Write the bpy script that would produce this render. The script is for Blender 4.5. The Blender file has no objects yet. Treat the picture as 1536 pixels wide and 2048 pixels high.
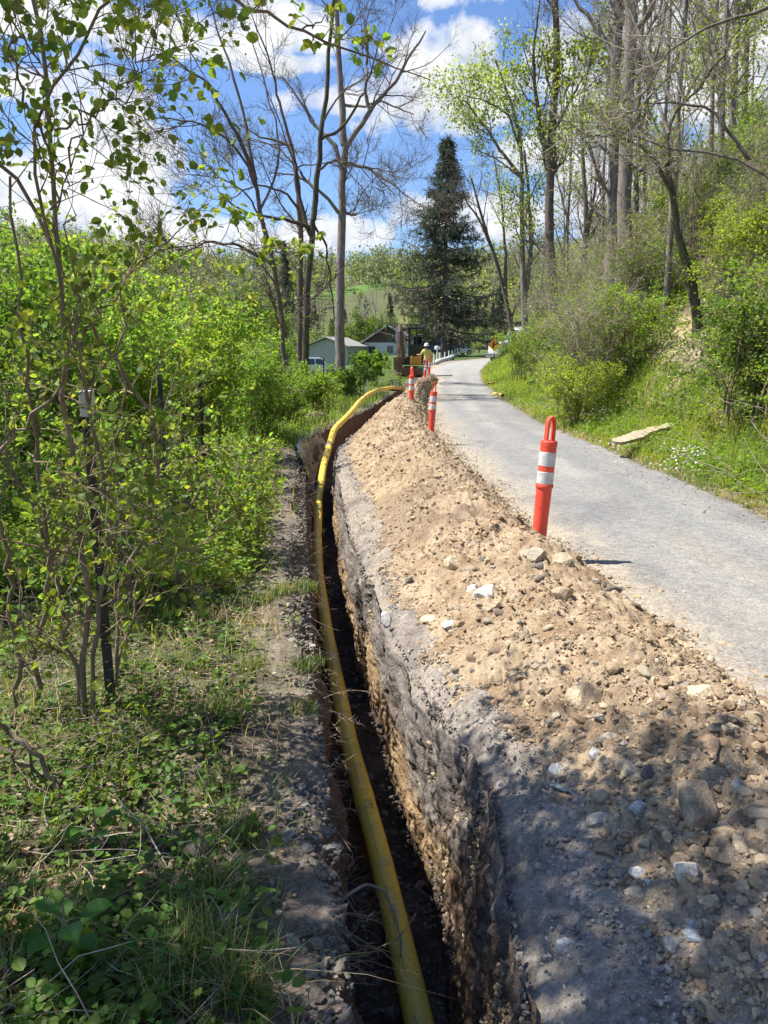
import bpy, bmesh, math, random
import numpy as np
from mathutils import Vector, Matrix

# ------------------------------------------------------------------ camera, sky, sun, exposure
SC = bpy.context.scene
COL = SC.collection
rng = np.random.default_rng(7)
random.seed(7)
R = math.radians
FPX, PITCH, CAMZ = 1550.0, R(11.8), 1.6
cam_d = bpy.data.cameras.new('camera')
cam_d.sensor_fit = 'VERTICAL'; cam_d.sensor_height = 36; cam_d.lens = FPX/2048*36
cam_d.clip_start = 0.05; cam_d.clip_end = 3000
cam = bpy.data.objects.new('camera', cam_d); COL.objects.link(cam)
cam.location = (0, 0, CAMZ); cam.rotation_euler = (R(90)-PITCH, 0, 0)
SC.camera = cam

SUN_EL, SUN_DIR = R(60), np.array([-1.0, 0.10])          # the sun stands high on the left
SUN_DIR = SUN_DIR/np.linalg.norm(SUN_DIR)
sv = Vector((SUN_DIR[0]*math.cos(SUN_EL), SUN_DIR[1]*math.cos(SUN_EL), math.sin(SUN_EL)))
sun_d = bpy.data.lights.new('sun', 'SUN'); sun_d.energy = 4.7; sun_d.angle = R(0.5); sun_d.color = (1, .95, .86)
sun = bpy.data.objects.new('sun', sun_d); COL.objects.link(sun)
sun.rotation_euler = sv.to_track_quat('Z', 'Y').to_euler()

SC.view_settings.view_transform = 'Standard'; SC.view_settings.look = 'None'
SC.view_settings.exposure = 1.0; SC.view_settings.gamma = 1
SC.view_settings.use_curve_mapping = False
SC.render.engine = 'CYCLES'
cy = SC.cycles
cy.max_bounces = 6; cy.diffuse_bounces = 4; cy.glossy_bounces = 2; cy.transmission_bounces = 3; cy.transparent_max_bounces = 8
cy.use_denoising = True; cy.sample_clamp_indirect = 6
cy.caustics_reflective = False; cy.caustics_refractive = False

def pxuv(px, py):
    """direction of a photograph pixel as (x/y, z/y) in the world"""
    dx = (px-768)/FPX; dv = (1024-py)/FPX
    y = math.cos(PITCH)+dv*math.sin(PITCH); z = -math.sin(PITCH)+dv*math.cos(PITCH)
    return dx/y, z/y

class NT:
    """short-hand for a node tree"""
    def __init__(s, tree): s.t = tree; s.n = tree.nodes; s.l = tree.links
    def node(s, kind, **kw):
        n = s.n.new(kind)
        for k, v in kw.items():
            if k.startswith('i_'):
                n.inputs[k[2:].replace('_', ' ')].default_value = v
            else: setattr(n, k, v)
        return n
    def link(s, a, b): s.l.new(a, b)
    def math(s, op, a, b=None, c=None, clamp=False):
        n = s.n.new('ShaderNodeMath'); n.operation = op; n.use_clamp = clamp
        for i, v in enumerate((a, b, c)):
            if v is None: continue
            if isinstance(v, (int, float)): n.inputs[i].default_value = v
            else: s.l.new(v, n.inputs[i])
        return n.outputs[0]
    def mix(s, f, a, b, mode='MIX'):
        n = s.n.new('ShaderNodeMix'); n.data_type = 'RGBA'; n.blend_type = mode
        for i, v in ((0, f), (6, a), (7, b)):
            if isinstance(v, (int, float)): n.inputs[i].default_value = v
            elif isinstance(v, tuple): n.inputs[i].default_value = (*v[:3], 1)
            else: s.l.new(v, n.inputs[i])
        return n.outputs[2]
    def noise(s, scale, detail=4, rough=.55, vec=None, dist=0):
        n = s.n.new('ShaderNodeTexNoise'); n.inputs['Scale'].default_value = scale
        n.inputs['Detail'].default_value = detail; n.inputs['Roughness'].default_value = rough
        n.inputs['Distortion'].default_value = dist
        if vec is not None: s.l.new(vec, n.inputs['Vector'])
        return n.outputs['Fac']
    def ramp(s, f, stops):
        n = s.n.new('ShaderNodeValToRGB'); e = n.color_ramp.elements
        while len(e) < len(stops): e.new(0.5)
        for el, (p, c) in zip(e, stops):
            el.position = p; el.color = (c, c, c, 1) if isinstance(c, (int, float)) else (*c[:3], 1)
        s.l.new(f, n.inputs[0]); return n.outputs[0]

world = bpy.data.worlds.new('World'); SC.world = world; world.use_nodes = True
w = NT(world.node_tree); w.n.clear()
sky = w.node('ShaderNodeTexSky'); sky.sky_type = 'NISHITA'; sky.sun_disc = False
sky.sun_elevation = SUN_EL; sky.sun_rotation = math.atan2(SUN_DIR[0], SUN_DIR[1])
sky.altitude = 200; sky.air_density = 1.0; sky.dust_density = .35; sky.ozone_density = 2.5
tc = w.node('ShaderNodeTexCoord'); sep = w.node('ShaderNodeSeparateXYZ'); w.link(tc.outputs['Generated'], sep.inputs[0])
ysafe = w.math('MAXIMUM', sep.outputs[1], 0.08)
U = w.math('DIVIDE', sep.outputs[0], ysafe); V = w.math('DIVIDE', sep.outputs[2], ysafe)
n1 = w.noise(6, 7, .6, tc.outputs['Generated']); n2 = w.noise(17, 6, .62, tc.outputs['Generated'])
n3 = w.noise(3.0, 4, .5, tc.outputs['Generated'])
BLOBS = [(905, 165, 150, 95), (820, 215, 130, 85), (950, 95, 75, 60), (200, 330, 200, 95), (70, 380, 200, 90), (110, 30, 170, 40), (330, 70, 130, 45),
         (480, 95, 90, 32), (600, 60, 110, 50), (700, 205, 150, 34), (560, 130, 110, 24),
         (620, 470, 260, 42), (300, 470, 260, 50), (860, 425, 120, 55), (1000, 440, 160, 60), (1180, 130, 160, 160), (1430, 130, 240, 170),
         (1300, 380, 260, 130), (1100, 300, 90, 60), (700, 455, 90, 25), (60, 170, 80, 40), (1180, -60, 400, 70), (560, -120, 300, 60)]
cov = None
for (bx, by, rx, ry) in BLOBS:
    u0, v0 = pxuv(bx, by)
    du = w.math('MULTIPLY', w.math('SUBTRACT', U, u0), FPX/rx)
    dv = w.math('MULTIPLY', w.math('SUBTRACT', V, v0), FPX/ry)
    b = w.math('SUBTRACT', 1.0, w.math('POWER', w.math('ADD', w.math('MULTIPLY', du, du), w.math('MULTIPLY', dv, dv)), .6))
    cov = b if cov is None else w.math('MAXIMUM', cov, b)
back = w.math('LESS_THAN', sep.outputs[1], 0.1)
cov = w.math('MAXIMUM', cov, w.math('MULTIPLY', w.math('SUBTRACT', n3, .62), 8))
cov = w.math('MAXIMUM', cov, -1.2)
dens = w.math('ADD', cov, w.math('ADD', w.math('MULTIPLY', w.math('SUBTRACT', n1, .5), 2.4), w.math('MULTIPLY', w.math('SUBTRACT', n2, .5), 1.7)))
alpha = w.ramp(dens, [(0.05, 0.0), (.25, .6), (.55, .97), (1, .99)])
ccol = w.ramp(w.math('ADD', n2, w.math('MULTIPLY', w.math('SUBTRACT', n1, .5), .8)), [(.34, (2.9, 3.05, 3.35)), (.56, (4.0, 4.05, 4.1))])
skyc = w.mix(1.0, sky.outputs[0], (0.50, .575, .705), 'MULTIPLY')
mixc = w.mix(alpha, skyc, ccol)
bg = w.node('ShaderNodeBackground'); bg.inputs[1].default_value = 0.135; w.link(mixc, bg.inputs[0])
wo = w.node('ShaderNodeOutputWorld'); w.link(bg.outputs[0], wo.inputs[0])

# ------------------------------------------------------------------ helpers
def P(px, py, Y):
    u, v = pxuv(px, py); return np.array([u*Y, Y, CAMZ+v*Y])

def tag(o, label=None, cat=None, group=None, kind=None):
    if label: o['label'] = label
    if cat: o['category'] = cat
    if group: o['group'] = group
    if kind: o['kind'] = kind
    return o
def empty(name, loc=(0, 0, 0), rz=0, label=None, cat=None, group=None):
    o = bpy.data.objects.new(name, None); COL.objects.link(o); o.location = loc; o.rotation_euler = (0, 0, rz)
    o.empty_display_size = .2
    return tag(o, label, cat, group)
def mesh_np(name, V, F, mat, parent=None, col=None, smooth=False, uv=None):
    """V (n,3); F list of (m,k) index arrays"""
    V = np.ascontiguousarray(V, dtype=np.float32)
    if not isinstance(F, list): F = [F]
    F = [f for f in F if len(f)]
    me = bpy.data.meshes.new(name); me.vertices.add(len(V)); me.vertices.foreach_set('co', V.ravel())
    tot = np.concatenate([np.full(len(f), f.shape[1]) for f in F]); idx = np.concatenate([f.ravel() for f in F]).astype(np.int32)
    st = np.concatenate([[0], np.cumsum(tot)[:-1]]).astype(np.int32)
    me.loops.add(len(idx)); me.loops.foreach_set('vertex_index', idx)
    me.polygons.add(len(tot)); me.polygons.foreach_set('loop_start', st)
    me.polygons.foreach_set('loop_total', tot.astype(np.int32))
    me.polygons.foreach_set('use_smooth', np.full(len(tot), smooth, dtype=bool))
    me.update(calc_edges=True)
    if col is not None:
        a = me.attributes.new('Col', 'FLOAT_COLOR', 'POINT')
        c = np.ones((len(V), 4), np.float32); c[:, :3] = col; a.data.foreach_set('color', c.ravel())
    if mat: me.materials.append(mat)
    o = bpy.data.objects.new(name, me); COL.objects.link(o)
    if parent is not None: o.parent = parent
    return o

def _h(ix, iy, iz, s):
    n = (ix*374761393 + iy*668265263 + iz*2147483647 + s*974711) & 0xFFFFFFFF
    n = ((n ^ (n >> 13))*1274126177) & 0xFFFFFFFF
    n = ((n ^ (n >> 16))*2246822519) & 0xFFFFFFFF
    return ((n ^ (n >> 15)) & 0xFFFFFF)/float(0xFFFFFF)
def vnoise(x, y, z=0., s=0):
    x, y, z = np.broadcast_arrays(np.asarray(x, float), np.asarray(y, float), np.asarray(z, float))
    ix, iy, iz = (np.floor(v).astype(np.int64) for v in (x, y, z))
    fx, fy, fz = x-ix, y-iy, z-iz
    fx, fy, fz = (f*f*(3-2*f) for f in (fx, fy, fz))
    r = 0
    for a in (0, 1):
        for b in (0, 1):
            for c in (0, 1):
                r = r + _h(ix+a, iy+b, iz+c, s)*(fx if a else 1-fx)*(fy if b else 1-fy)*(fz if c else 1-fz)
    return r*2-1
def fbm(x, y, z=0., o=4, s=0, g=.5):
    r = 0; a = 1; t = 0
    for i in range(o):
        k = 2.03**i
        r = r+a*vnoise(np.asarray(x)*k+i*7.3, np.asarray(y)*k-i*3.1, np.asarray(z)*k, s+i); t += a; a *= g
    return r/t
def sst(a, b, x):
    t = np.clip((np.asarray(x, float)-a)/(b-a), 0, 1); return t*t*(3-2*t)
def icurve(pts):
    xs = [p[0] for p in pts]; ys = [p[1] for p in pts]
    def f(y):
        return (np.interp(np.asarray(y)-.35, xs, ys)+2*np.interp(y, xs, ys)+np.interp(np.asarray(y)+.35, xs, ys))/4
    return f

# ------------------------------------------------------------------ materials
def mat_new(name):
    m = bpy.data.materials.new(name); m.use_nodes = True
    t = NT(m.node_tree); b = m.node_tree.nodes['Principled BSDF']; return m, t, b
def bump(t, b, h, strength=.3, dist=.01):
    n = t.node('ShaderNodeBump'); n.inputs['Strength'].default_value = strength; n.inputs['Distance'].default_value = dist
    t.link(h, n.inputs['Height']); t.link(n.outputs[0], b.inputs['Normal'])
def m_simple(name, c, rough=.6, metal=0, var=.25, scale=8, bmp=0, coat=0, spec=.5, dirt=None, dirt_amt=.5):
    m, t, b = mat_new(name)
    g = t.node('ShaderNodeTexCoord').outputs['Object']
    n = t.noise(scale, 6, .6, g)
    f = t.ramp(n, [(.3, 1-var), (.7, 1+var*.5)])
    c2 = t.mix(1.0, c, f, 'MULTIPLY')
    if dirt:
        d = t.ramp(t.noise(scale*.6, 7, .65, g, .4), [(.5-.12*dirt_amt-.05, 0.0), (.72, dirt_amt)])
        c2 = t.mix(d, c2, dirt)
    t.link(c2, b.inputs['Base Color'])
    b.inputs['Roughness'].default_value = rough; b.inputs['Metallic'].default_value = metal
    b.inputs['Coat Weight'].default_value = coat; b.inputs['Specular IOR Level'].default_value = spec
    if bmp: bump(t, b, t.noise(scale*6, 5, .6, g), bmp, .01)
    return m
def m_vcol(name, rough=.95, fine=60, mid=9, fvar=.5, bstr=.6, bdist=.02, spec=.15):
    m, t, b = mat_new(name)
    a = t.node('ShaderNodeAttribute'); a.attribute_name = 'Col'
    g = t.node('ShaderNodeTexCoord').outputs['Object']
    f1 = t.noise(fine, 6, .7, g); f2 = t.noise(mid, 6, .65, g); f3 = t.noise(fine*3.2, 3, .6, g)
    k = t.math('MULTIPLY', t.ramp(f1, [(.3, 1-fvar), (.7, 1+fvar*.6)]), t.ramp(f2, [(.3, 1-fvar*.5), (.7, 1+fvar*.35)]))
    k = t.math('MULTIPLY', k, t.ramp(f3, [(.32, .72), (.68, 1.22)]))
    t.link(t.mix(1.0, a.outputs['Color'], k, 'MULTIPLY'), b.inputs['Base Color'])
    b.inputs['Roughness'].default_value = rough; b.inputs['Specular IOR Level'].default_value = spec
    bump(t, b, t.math('ADD', t.math('MULTIPLY', f1, .6), t.math('ADD', f2, t.math('MULTIPLY', f3, .3))), bstr, bdist)
    return m
def m_leaf(name, trans=.5, rough=.5, gain=1.0):
    m, t, b = mat_new(name); out = [n for n in t.n if n.type == 'OUTPUT_MATERIAL'][0]
    a = t.node('ShaderNodeAttribute'); a.attribute_name = 'Col'
    b.inputs['Roughness'].default_value = rough; b.inputs['Specular IOR Level'].default_value = .3
    t.link(a.outputs['Color'], b.inputs['Base Color'])
    tr = t.node('ShaderNodeBsdfTranslucent')
    t.link(t.mix(1.0, a.outputs['Color'], (1.9*gain, 1.8*gain, .7*gain), 'MULTIPLY'), tr.inputs[0])
    mx = t.node('ShaderNodeMixShader'); mx.inputs[0].default_value = trans
    t.link(b.outputs[0], mx.inputs[1]); t.link(tr.outputs[0], mx.inputs[2]); t.link(mx.outputs[0], out.inputs[0])
    return m
def m_bark(name, c1, c2, sc=14, moss=None):
    m, t, b = mat_new(name)
    g = t.node('ShaderNodeTexCoord').outputs['Object']
    mp = t.node('ShaderNodeMapping'); mp.inputs['Scale'].default_value = (1, 1, .18); t.link(g, mp.inputs[0])
    n = t.noise(sc, 6, .7, mp.outputs[0], .6)
    c = t.ramp(n, [(.32, c1), (.68, c2)])
    if moss:
        c = t.mix(t.ramp(t.noise(1.7, 5, .6, g), [(.5, 0.0), (.62, .7)]), c, moss)
    t.link(c, b.inputs['Base Color']); b.inputs['Roughness'].default_value = .95; b.inputs['Specular IOR Level'].default_value = .1
    bump(t, b, n, .9, .03)
    return m

M = {}
M['ground'] = m_vcol('ground_soil', fine=38, mid=7, fvar=.5, bstr=.8, bdist=.03)
M['spoil'] = m_vcol('spoil_soil', fine=45, mid=12, fvar=.38, bstr=.8, bdist=.025)
M['stone'] = m_vcol('stone', fine=30, mid=6, fvar=.35, bstr=.7, bdist=.015, spec=.25)
M['leaf'] = m_leaf('leaf')
M['leaf_far'] = m_leaf('leaf_far', .45)
M['needle'] = m_leaf('needle', .15, .7)
M['grass'] = m_leaf('grass_blade', .45)
M['litter'] = m_leaf('dead_leaf', .2, .8)
M['bark_grey'] = m_bark('bark_grey', (.12, .095, .08), (.36, .31, .27))
M['bark_dark'] = m_bark('bark_dark', (.08, .062, .05), (.24, .19, .16))
M['bark_moss'] = m_bark('bark_moss', (.05, .04, .03), (.17, .14, .11), 14, (.10, .13, .035))
M['twig'] = m_bark('twig', (.22, .18, .14), (.46, .40, .33), 8)
M['twig_pale'] = m_bark('twig_pale', (.2, .165, .13), (.42, .36, .3), 8)
M['stem'] = m_bark('shrub_stem', (.14, .105, .075), (.40, .31, .22), 20)
M['pipe'] = None

# ------------------------------------------------------------------ terrain shape
Ltop = icurve([(-60, 1.2), (-4, .6), (0, .2), (1.6, -.05), (2.4, -.14), (3.6, -.32), (5.15, -.5), (7, -.7), (8.9, -.9), (13, -1.3), (15, -1.32), (18, -.95), (22, -.4), (26, .0), (32, .6), (40, 1.3), (53, 2.2), (65, 4.2), (75, 6.5), (85, 10), (100, 17), (120, 29), (900, 300)])
Rtop = icurve([(-60, 1.5), (-4, .95), (0, .42), (1.6, .35), (2.1, .39), (2.6, .45), (3.0, .42), (3.5, .24), (4.8, -.02), (6, -.2), (8, -.42), (11, -.7), (13, -.84), (15, -.8), (18, -.42), (22, .1), (26, .45), (32, 1.05), (40, 1.75), (53, 2.6), (65, 4.6), (75, 6.9), (85, 10.4), (100, 17.4), (120, 29.4), (900, 300.4)])
Rbot = icurve([(-60, 1.4), (-4, .85), (0, .42), (1.6, .31), (2.6, .27), (3.4, .23), (4.2, .12), (6, -.19), (8, -.43), (11, -.74), (13, -.86), (15, -.84), (18, -.46), (22, .06), (26, .4), (32, 1.0), (40, 1.7), (53, 2.55), (65, 4.5), (75, 6.8), (85, 10.3), (100, 17.3), (120, 29.3), (900, 300.3)])
SL = icurve([(-60, 1.7), (0, .82), (1.5, .8), (2.5, .74), (3, .65), (3.4, .49), (4, .27), (5.1, .08), (8.3, -.12), (10, -.36), (12.7, -.62), (15, -.62), (18, -.28), (22, .22), (26, .6), (32, 1.2), (40, 1.9), (60, 3.6)])
ER = icurve([(-60, 2.2), (0, 2.0), (3, 1.82), (5, 1.62), (6.5, 1.38), (11, 1.12), (16, 1.02), (22, 1.2), (30, 1.75), (38, 2.55), (42, 3.0), (60, 4)])
RLf = icurve([(-60, 1.6), (0, 1.15), (25, 1.2), (32, 1.65), (40, 2.4), (53, 3.4), (65, 5.8), (75, 8.6), (85, 12.5), (100, 20), (120, 33), (200, 80), (900, 400)])
RRf = icurve([(-60, 4.6), (0, 3.75), (10, 3.64), (18, 3.45), (28, 3.95), (40, 4.9), (50, 6.0), (60, 7.7), (66, 9.1), (75, 12.2), (85, 17), (100, 26), (120, 40), (200, 90), (900, 410)])
def roadz(y): return .62*sst(34, 70, y)+.38*sst(70, 115, y)
def depth(y): return 1.02*sst(-3.2, -1.5, y)*(1-.12*sst(9, 12, y))*(1-.38*sst(12, 16.5, y))*(1-.35*sst(20, 26, y))*(1-sst(31, 36, y))
LDf = icurve([(-60, .0), (0, -.8), (15, -1.8), (40, -.5), (60, 4), (120, 4), (900, 4)])
def terrain(x, y):
    x, y = np.broadcast_arrays(np.asarray(x, float), np.asarray(y, float))
    z = roadz(y)*1.0
    dl = LDf(y)-x
    z = z-.05*sst(-.2, 1.5, dl)-(1.2+2.2*sst(20, 90, y))*sst(1.0, 20, dl)
    d = x-RRf(y)
    bs = 1-.55*sst(18, 45, y)-.15*sst(45, 70, y)
    bank = .16*np.clip(d-.3, 0, .9)+1.25*np.clip(d-1.2, 0, 3.2)+.62*np.clip(d-4.4, 0, 45)
    z = z+bank*bs*(1+.18*fbm(x*.3, y*.3, 0, 3, 11))
    hill = np.clip(y-165, 0, 260)*.18*sst(165, 230, y)
    hill = hill+np.clip(y-425, 0, 900)*(.03)
    z = z+hill*(1+.10*fbm(x*.006, y*.006, 0, 3, 5))+sst(200, 330, y)*9*fbm(x*.012, y*.004, 0, 2, 9)
    z = z+sst(40, 260, -x)*12*sst(60, 200, y)
    rough = np.clip(np.maximum(sst(.3, 1.2, d), sst(-.1, .8, Ltop(y)-x)), 0, 1)
    z = z+rough*(.05*fbm(x*1.6, y*1.6, 0, 4, 3)+.25*fbm(x*.15, y*.15, 0, 2, 21)*sst(12, 40, y))
    return z
def heap(x, y):
    """height of the spoil heap over the ground"""
    x, y = np.broadcast_arrays(np.asarray(x, float), np.asarray(y, float))
    a, b = SL(y)+.05*fbm(y*2.2, 3.3, 0, 3, 31), ER(y)+.09*fbm(y*1.7, 8.3, 0, 3, 32)
    s = np.clip((x-a)/(b-a), -0.3, 1.3)
    h = np.interp(y, [-4, -2, 0, 3, 5, 8, 12, 16, 24, 30, 36, 40, 42], [0, .16, .2, .2, .25, .33, .42, .5, .5, .42, .4, .3, 0])
    pr = np.interp(s, [-.3, 0, .12, .3, .5, .7, .88, 1, 1.3], [-.1, -.02, .30, .72, .98, .9, .42, -.02, -.15])
    n = .42*fbm(x*1.1, y*.75, 0, 3, 41)+.16*fbm(x*6, y*5, 0, 3, 42)
    r = (1-np.abs(fbm(x*9, y*8, 0, 3, 43, .6)))**2
    inside = sst(0, .15, s)*sst(0, .15, 1-s)
    z = h*pr*(1+n)+inside*(.036*fbm(x*9, y*9, 0, 4, 44, .65)+.03*(r-.5)+.020*fbm(x*30, y*30, 0, 3, 45, .75)+.010*np.round(2.5*fbm(x*17, y*15, 0, 2, 46)))
    return z
def lip(x, y):
    """how far the ground rounds off towards the right edge of the trench"""
    a = .17*(np.asarray(y) < 30)*sst(26, 14, y)*np.clip(.9+.9*fbm(y*1.3, 4, 0, 3, 16), .2, 1.7)
    return a*np.exp(-(np.clip(x-Rtop(y), 0, 9)/.17)**1.25)
def surf(x, y):
    """ground or heap height (outside the trench)"""
    z = terrain(x, y)-np.where(x > Rtop(y)-.05, lip(x, y), 0)
    hz = heap(x, y)
    return z+np.clip(hz, 0, None)

def mixc(a, b, f):
    f = np.clip(f, 0, 1)[..., None]; return a*(1-f)+np.array(b)*f

def build_ground():
    ys = [np.arange(-60, -4, 4.0), np.arange(-4, .7, .08)]
    y = .7; g = []
    while y < 45: g.append(y); y *= 1.0062
    while y < 1400: g.append(y); y *= 1.022
    ys = np.concatenate(ys+[np.array(g)]); NR = len(ys)
    Y = ys[:, None]
    L = Ltop(ys)+(.05*fbm(ys*1.3, 0, 0, 3, 1)+.05*fbm(ys*6, 0, 0, 4, 2, .65))*(ys < 45)
    Rr = Rtop(ys)+(.03*fbm(ys*1.5, 5, 0, 3, 6)+.035*fbm(ys*7, 5, 0, 4, 7, .65))*(ys < 45)
    Rb = Rbot(ys)+.02*fbm(ys*3, 9, 0, 3, 8)*(ys < 40)
    Rb = np.where(ys < 40, Rb, Rr-.04)
    Lb = L+.02+.03*fbm(ys*2, 12, 0, 3, 9)*(ys < 40)
    dp = depth(ys)
    slump = .13*sst(2.6, 4, ys)*sst(17, 13, ys)*np.clip(.7+.9*fbm(ys*1.1, 3, 0, 3, 14), .15, 1.4)+.03
    Lf = L.copy(); L = L-slump
    cols = []; zone = []
    # left land
    q = np.linspace(1, 0, 190)
    off = 5.0*q**1.6
    far = np.geomspace(400, 5.3, 46)
    for o in far: cols.append(('l', L-o))
    for o in off[:-1]: cols.append(('l', L-o))
    XL = np.stack([c[1] for c in cols], 1); ZL = terrain(XL, Y)
    dE = (L[:, None]-XL)
    nearm = (Y < 30)
    ZL = ZL-(.06*np.exp(-dE/.06)*nearm)*(.5+.5*fbm(Y*3, 2, 0, 2, 3))*(dp[:, None] > .05)
    ZL = ZL+nearm*np.exp(-dE/1.2)*(.03*fbm(XL*5, Y*5, 0, 4, 51, .6)+.012*fbm(XL*22, Y*22, 0, 3, 52, .6))
    # walls and floor
    n1_, n2_, n3_ = 40, 22, 84
    t1 = np.linspace(0, 1, n1_)[None, :]; t2 = np.linspace(0, 1, n2_+2)[1:-1][None, :]; t3 = np.linspace(1, 0, n3_)[None, :]
    rnd = lambda y: .17*(y < 30)*sst(26, 14, y)*np.clip(.9+.9*fbm(y*1.3, 4, 0, 3, 16), .2, 1.7)
    zl = terrain(L, ys)-.07*(dp > .05); zr = terrain(Rr, ys)-rnd(ys)
    def wall(xt, xb, zt, t, s, sgn):
        X = xt[:, None]*(1-t)+xb[:, None]*t; Z = zt[:, None]-t*dp[:, None]
        env = np.clip(t*6, 0, 1)*np.clip((1-t)*5, 0, 1)
        D = .06*fbm(Y*2.2, Z*2.6, 0, 4, s)+.034*fbm(Y*9, Z*11, 0, 5, s+3, .75)+.014*np.round(3*fbm(Y*13, Z*14, 0, 3, s+5))/3
        D = D+.016*(1-np.abs(fbm(Y*15, Z*19, 2, 3, s+11, .6))*1.6)**3-.007+.013*fbm(Y*45, Z*45, 0, 3, s+9, .8)
        X = X-sgn*D*(.35+.65*env)*np.clip(dp[:, None]*3, 0, 1)
        return X, Z+.02*fbm(Y*14, t*12, 0, 3, s+7)*env*np.clip(dp[:, None]*3, 0, 1)
    XW1, ZW1 = wall(L, Lb, zl, t1, 61, -1)
    XW1 = XW1-(Lb-L)[:, None]*t1+(Lb-L)[:, None]*sst(0, .42, t1)
    XW3, ZW3 = wall(Rr, Rb, zr, t3, 71, 1)
    XF = XW1[:, -1:]*(1-t2)+XW3[:, :1]*t2
    ZF = (ZW1[:, -1:]*(1-t2)+ZW3[:, :1]*t2)+(.035*fbm(XF*9, Y*9, 0, 4, 81)+.01*fbm(XF*40, Y*40, 0, 2, 82)-.02*np.sin(t2*math.pi))*np.clip(dp[:, None]*3, 0, 1)
    # right land: bench, under heap and road, verge, hill
    E = RRf(ys)+.15
    tb = np.linspace(0, 1, 101)[1:]
    XB = Rr[:, None]+(SL(ys)+.25-Rr)[:, None]*(tb[:60]/tb[59])[None, :]
    XM = XB[:, -1:]+(E[:, None]-XB[:, -1:])*(np.linspace(0, 1, 31)[1:])[None, :]
    vo = np.concatenate([np.linspace(0, 2.0, 50)[1:], np.linspace(2.0, 7, 70)[1:], np.geomspace(7.2, 400, 46)])
    XV = E[:, None]+vo[None, :]
    XR = np.concatenate([XB, XM, XV], 1); ZR = terrain(XR, Y)
    dR = XR-Rr[:, None]
    on = nearm*np.exp(-np.clip(dR-.1, 0, 9)/.9)
    edge = np.exp(-dR/.10)
    ZR = ZR+on*(.035*fbm(XR*5, Y*4, 0, 4, 53)+.012*fbm(XR*16, Y*16, 0, 3, 54)+.006*fbm(XR*50, Y*50, 0, 2, 58))-.05*edge*nearm*(dp[:, None] > .05)*(.8+.8*fbm(Y*2.5, 3, 0, 2, 55))
    ZR = ZR-rnd(Y)*np.exp(-(dR/.17)**1.25)
    ZR[:, 60:92] -= .02*nearm
    d = XR-RRf(Y)
    ZR = ZR+(sst(1.2, 2.2, d)*(Y < 60))*(.22*fbm(XR*.9, Y*.9, XR*0, 4, 56)+.08*fbm(XR*3.5, Y*3.5, 0, 3, 57))
    X = np.concatenate([XL, XW1, XF, XW3, XR], 1); Z = np.concatenate([ZL, ZW1, ZF, ZW3, ZR], 1)
    NCc = X.shape[1]; YY = np.broadcast_to(Y, X.shape)+0
    # a little jitter along y so wall rows break up
    V = np.stack([X, YY, Z], -1).reshape(-1, 3)
    i = np.arange(NR-1)[:, None]*NCc+np.arange(NCc-1)[None, :]
    F = np.stack([i, i+1, i+1+NCc, i+NCc], -1).reshape(-1, 4)
    # colours
    C = np.zeros(X.shape+(3,))
    nA = fbm(X*1.1, YY*1.1, 0, 4, 90); nB = fbm(X*5, YY*5, Z*5, 4, 91); nC = fbm(X*17, YY*17, Z*17, 3, 92)
    a = XL.shape[1]; b = a+n1_; c = b+n2_; e = c+n3_
    # left land
    cl = np.zeros(XL.shape+(3,))+np.array([.105, .08, .055])
    cl = mixc(cl, [.20, .17, .12], sst(-.1, .5, nB[:, :a]))
    cl = mixc(cl, [.075, .12, .03], sst(-.35, .25, nA[:, :a]+.3*nC[:, :a])*.75)
    strip = np.exp(-(dE/(.33+.18*fbm(Y*1.4, 7, 0, 2, 93)))**3)
    cl = mixc(cl, [.23, .185, .15], strip*.95)
    cl = mixc(cl, [.34, .28, .21], strip*sst(.1, .5, nB[:, :a])*.5)
    farg = sst(20, 60, YY[:, :a])
    cl = mixc(cl, [.085, .14, .035], farg*.9)
    C[:, :a] = cl
    tt = np.broadcast_to(t1, XW1.shape)
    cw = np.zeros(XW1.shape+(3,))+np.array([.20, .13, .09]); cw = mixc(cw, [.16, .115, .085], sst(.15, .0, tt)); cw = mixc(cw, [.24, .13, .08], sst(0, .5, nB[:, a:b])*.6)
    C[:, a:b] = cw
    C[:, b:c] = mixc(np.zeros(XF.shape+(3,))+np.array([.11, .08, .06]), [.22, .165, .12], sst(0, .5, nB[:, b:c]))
    tt = np.broadcast_to(t3, XW3.shape)
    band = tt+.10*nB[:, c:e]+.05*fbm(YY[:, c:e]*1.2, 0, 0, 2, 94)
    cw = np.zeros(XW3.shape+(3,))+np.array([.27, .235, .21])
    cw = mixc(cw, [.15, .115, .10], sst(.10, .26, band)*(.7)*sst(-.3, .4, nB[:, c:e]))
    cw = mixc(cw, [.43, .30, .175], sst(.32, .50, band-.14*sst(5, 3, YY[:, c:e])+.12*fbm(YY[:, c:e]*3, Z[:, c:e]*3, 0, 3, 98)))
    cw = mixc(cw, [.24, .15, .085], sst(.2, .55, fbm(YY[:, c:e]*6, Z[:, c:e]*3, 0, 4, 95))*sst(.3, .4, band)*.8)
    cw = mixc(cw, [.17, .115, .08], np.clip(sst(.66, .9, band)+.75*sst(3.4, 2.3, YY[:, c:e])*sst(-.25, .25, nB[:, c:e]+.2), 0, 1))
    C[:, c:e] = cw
    cr = np.zeros(XR.shape+(3,))+np.array([.34, .295, .25])
    nr = nB[:, e:]
    cr = mixc(cr, [.17, .145, .135], sst(.05, .5, nr+.5*nA[:, e:])*.8*np.exp(-np.clip(dR, 0, 9)/.6))
    cr = mixc(cr, [.40, .33, .25], sst(-.1, .45, -nr)*.5)
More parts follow.
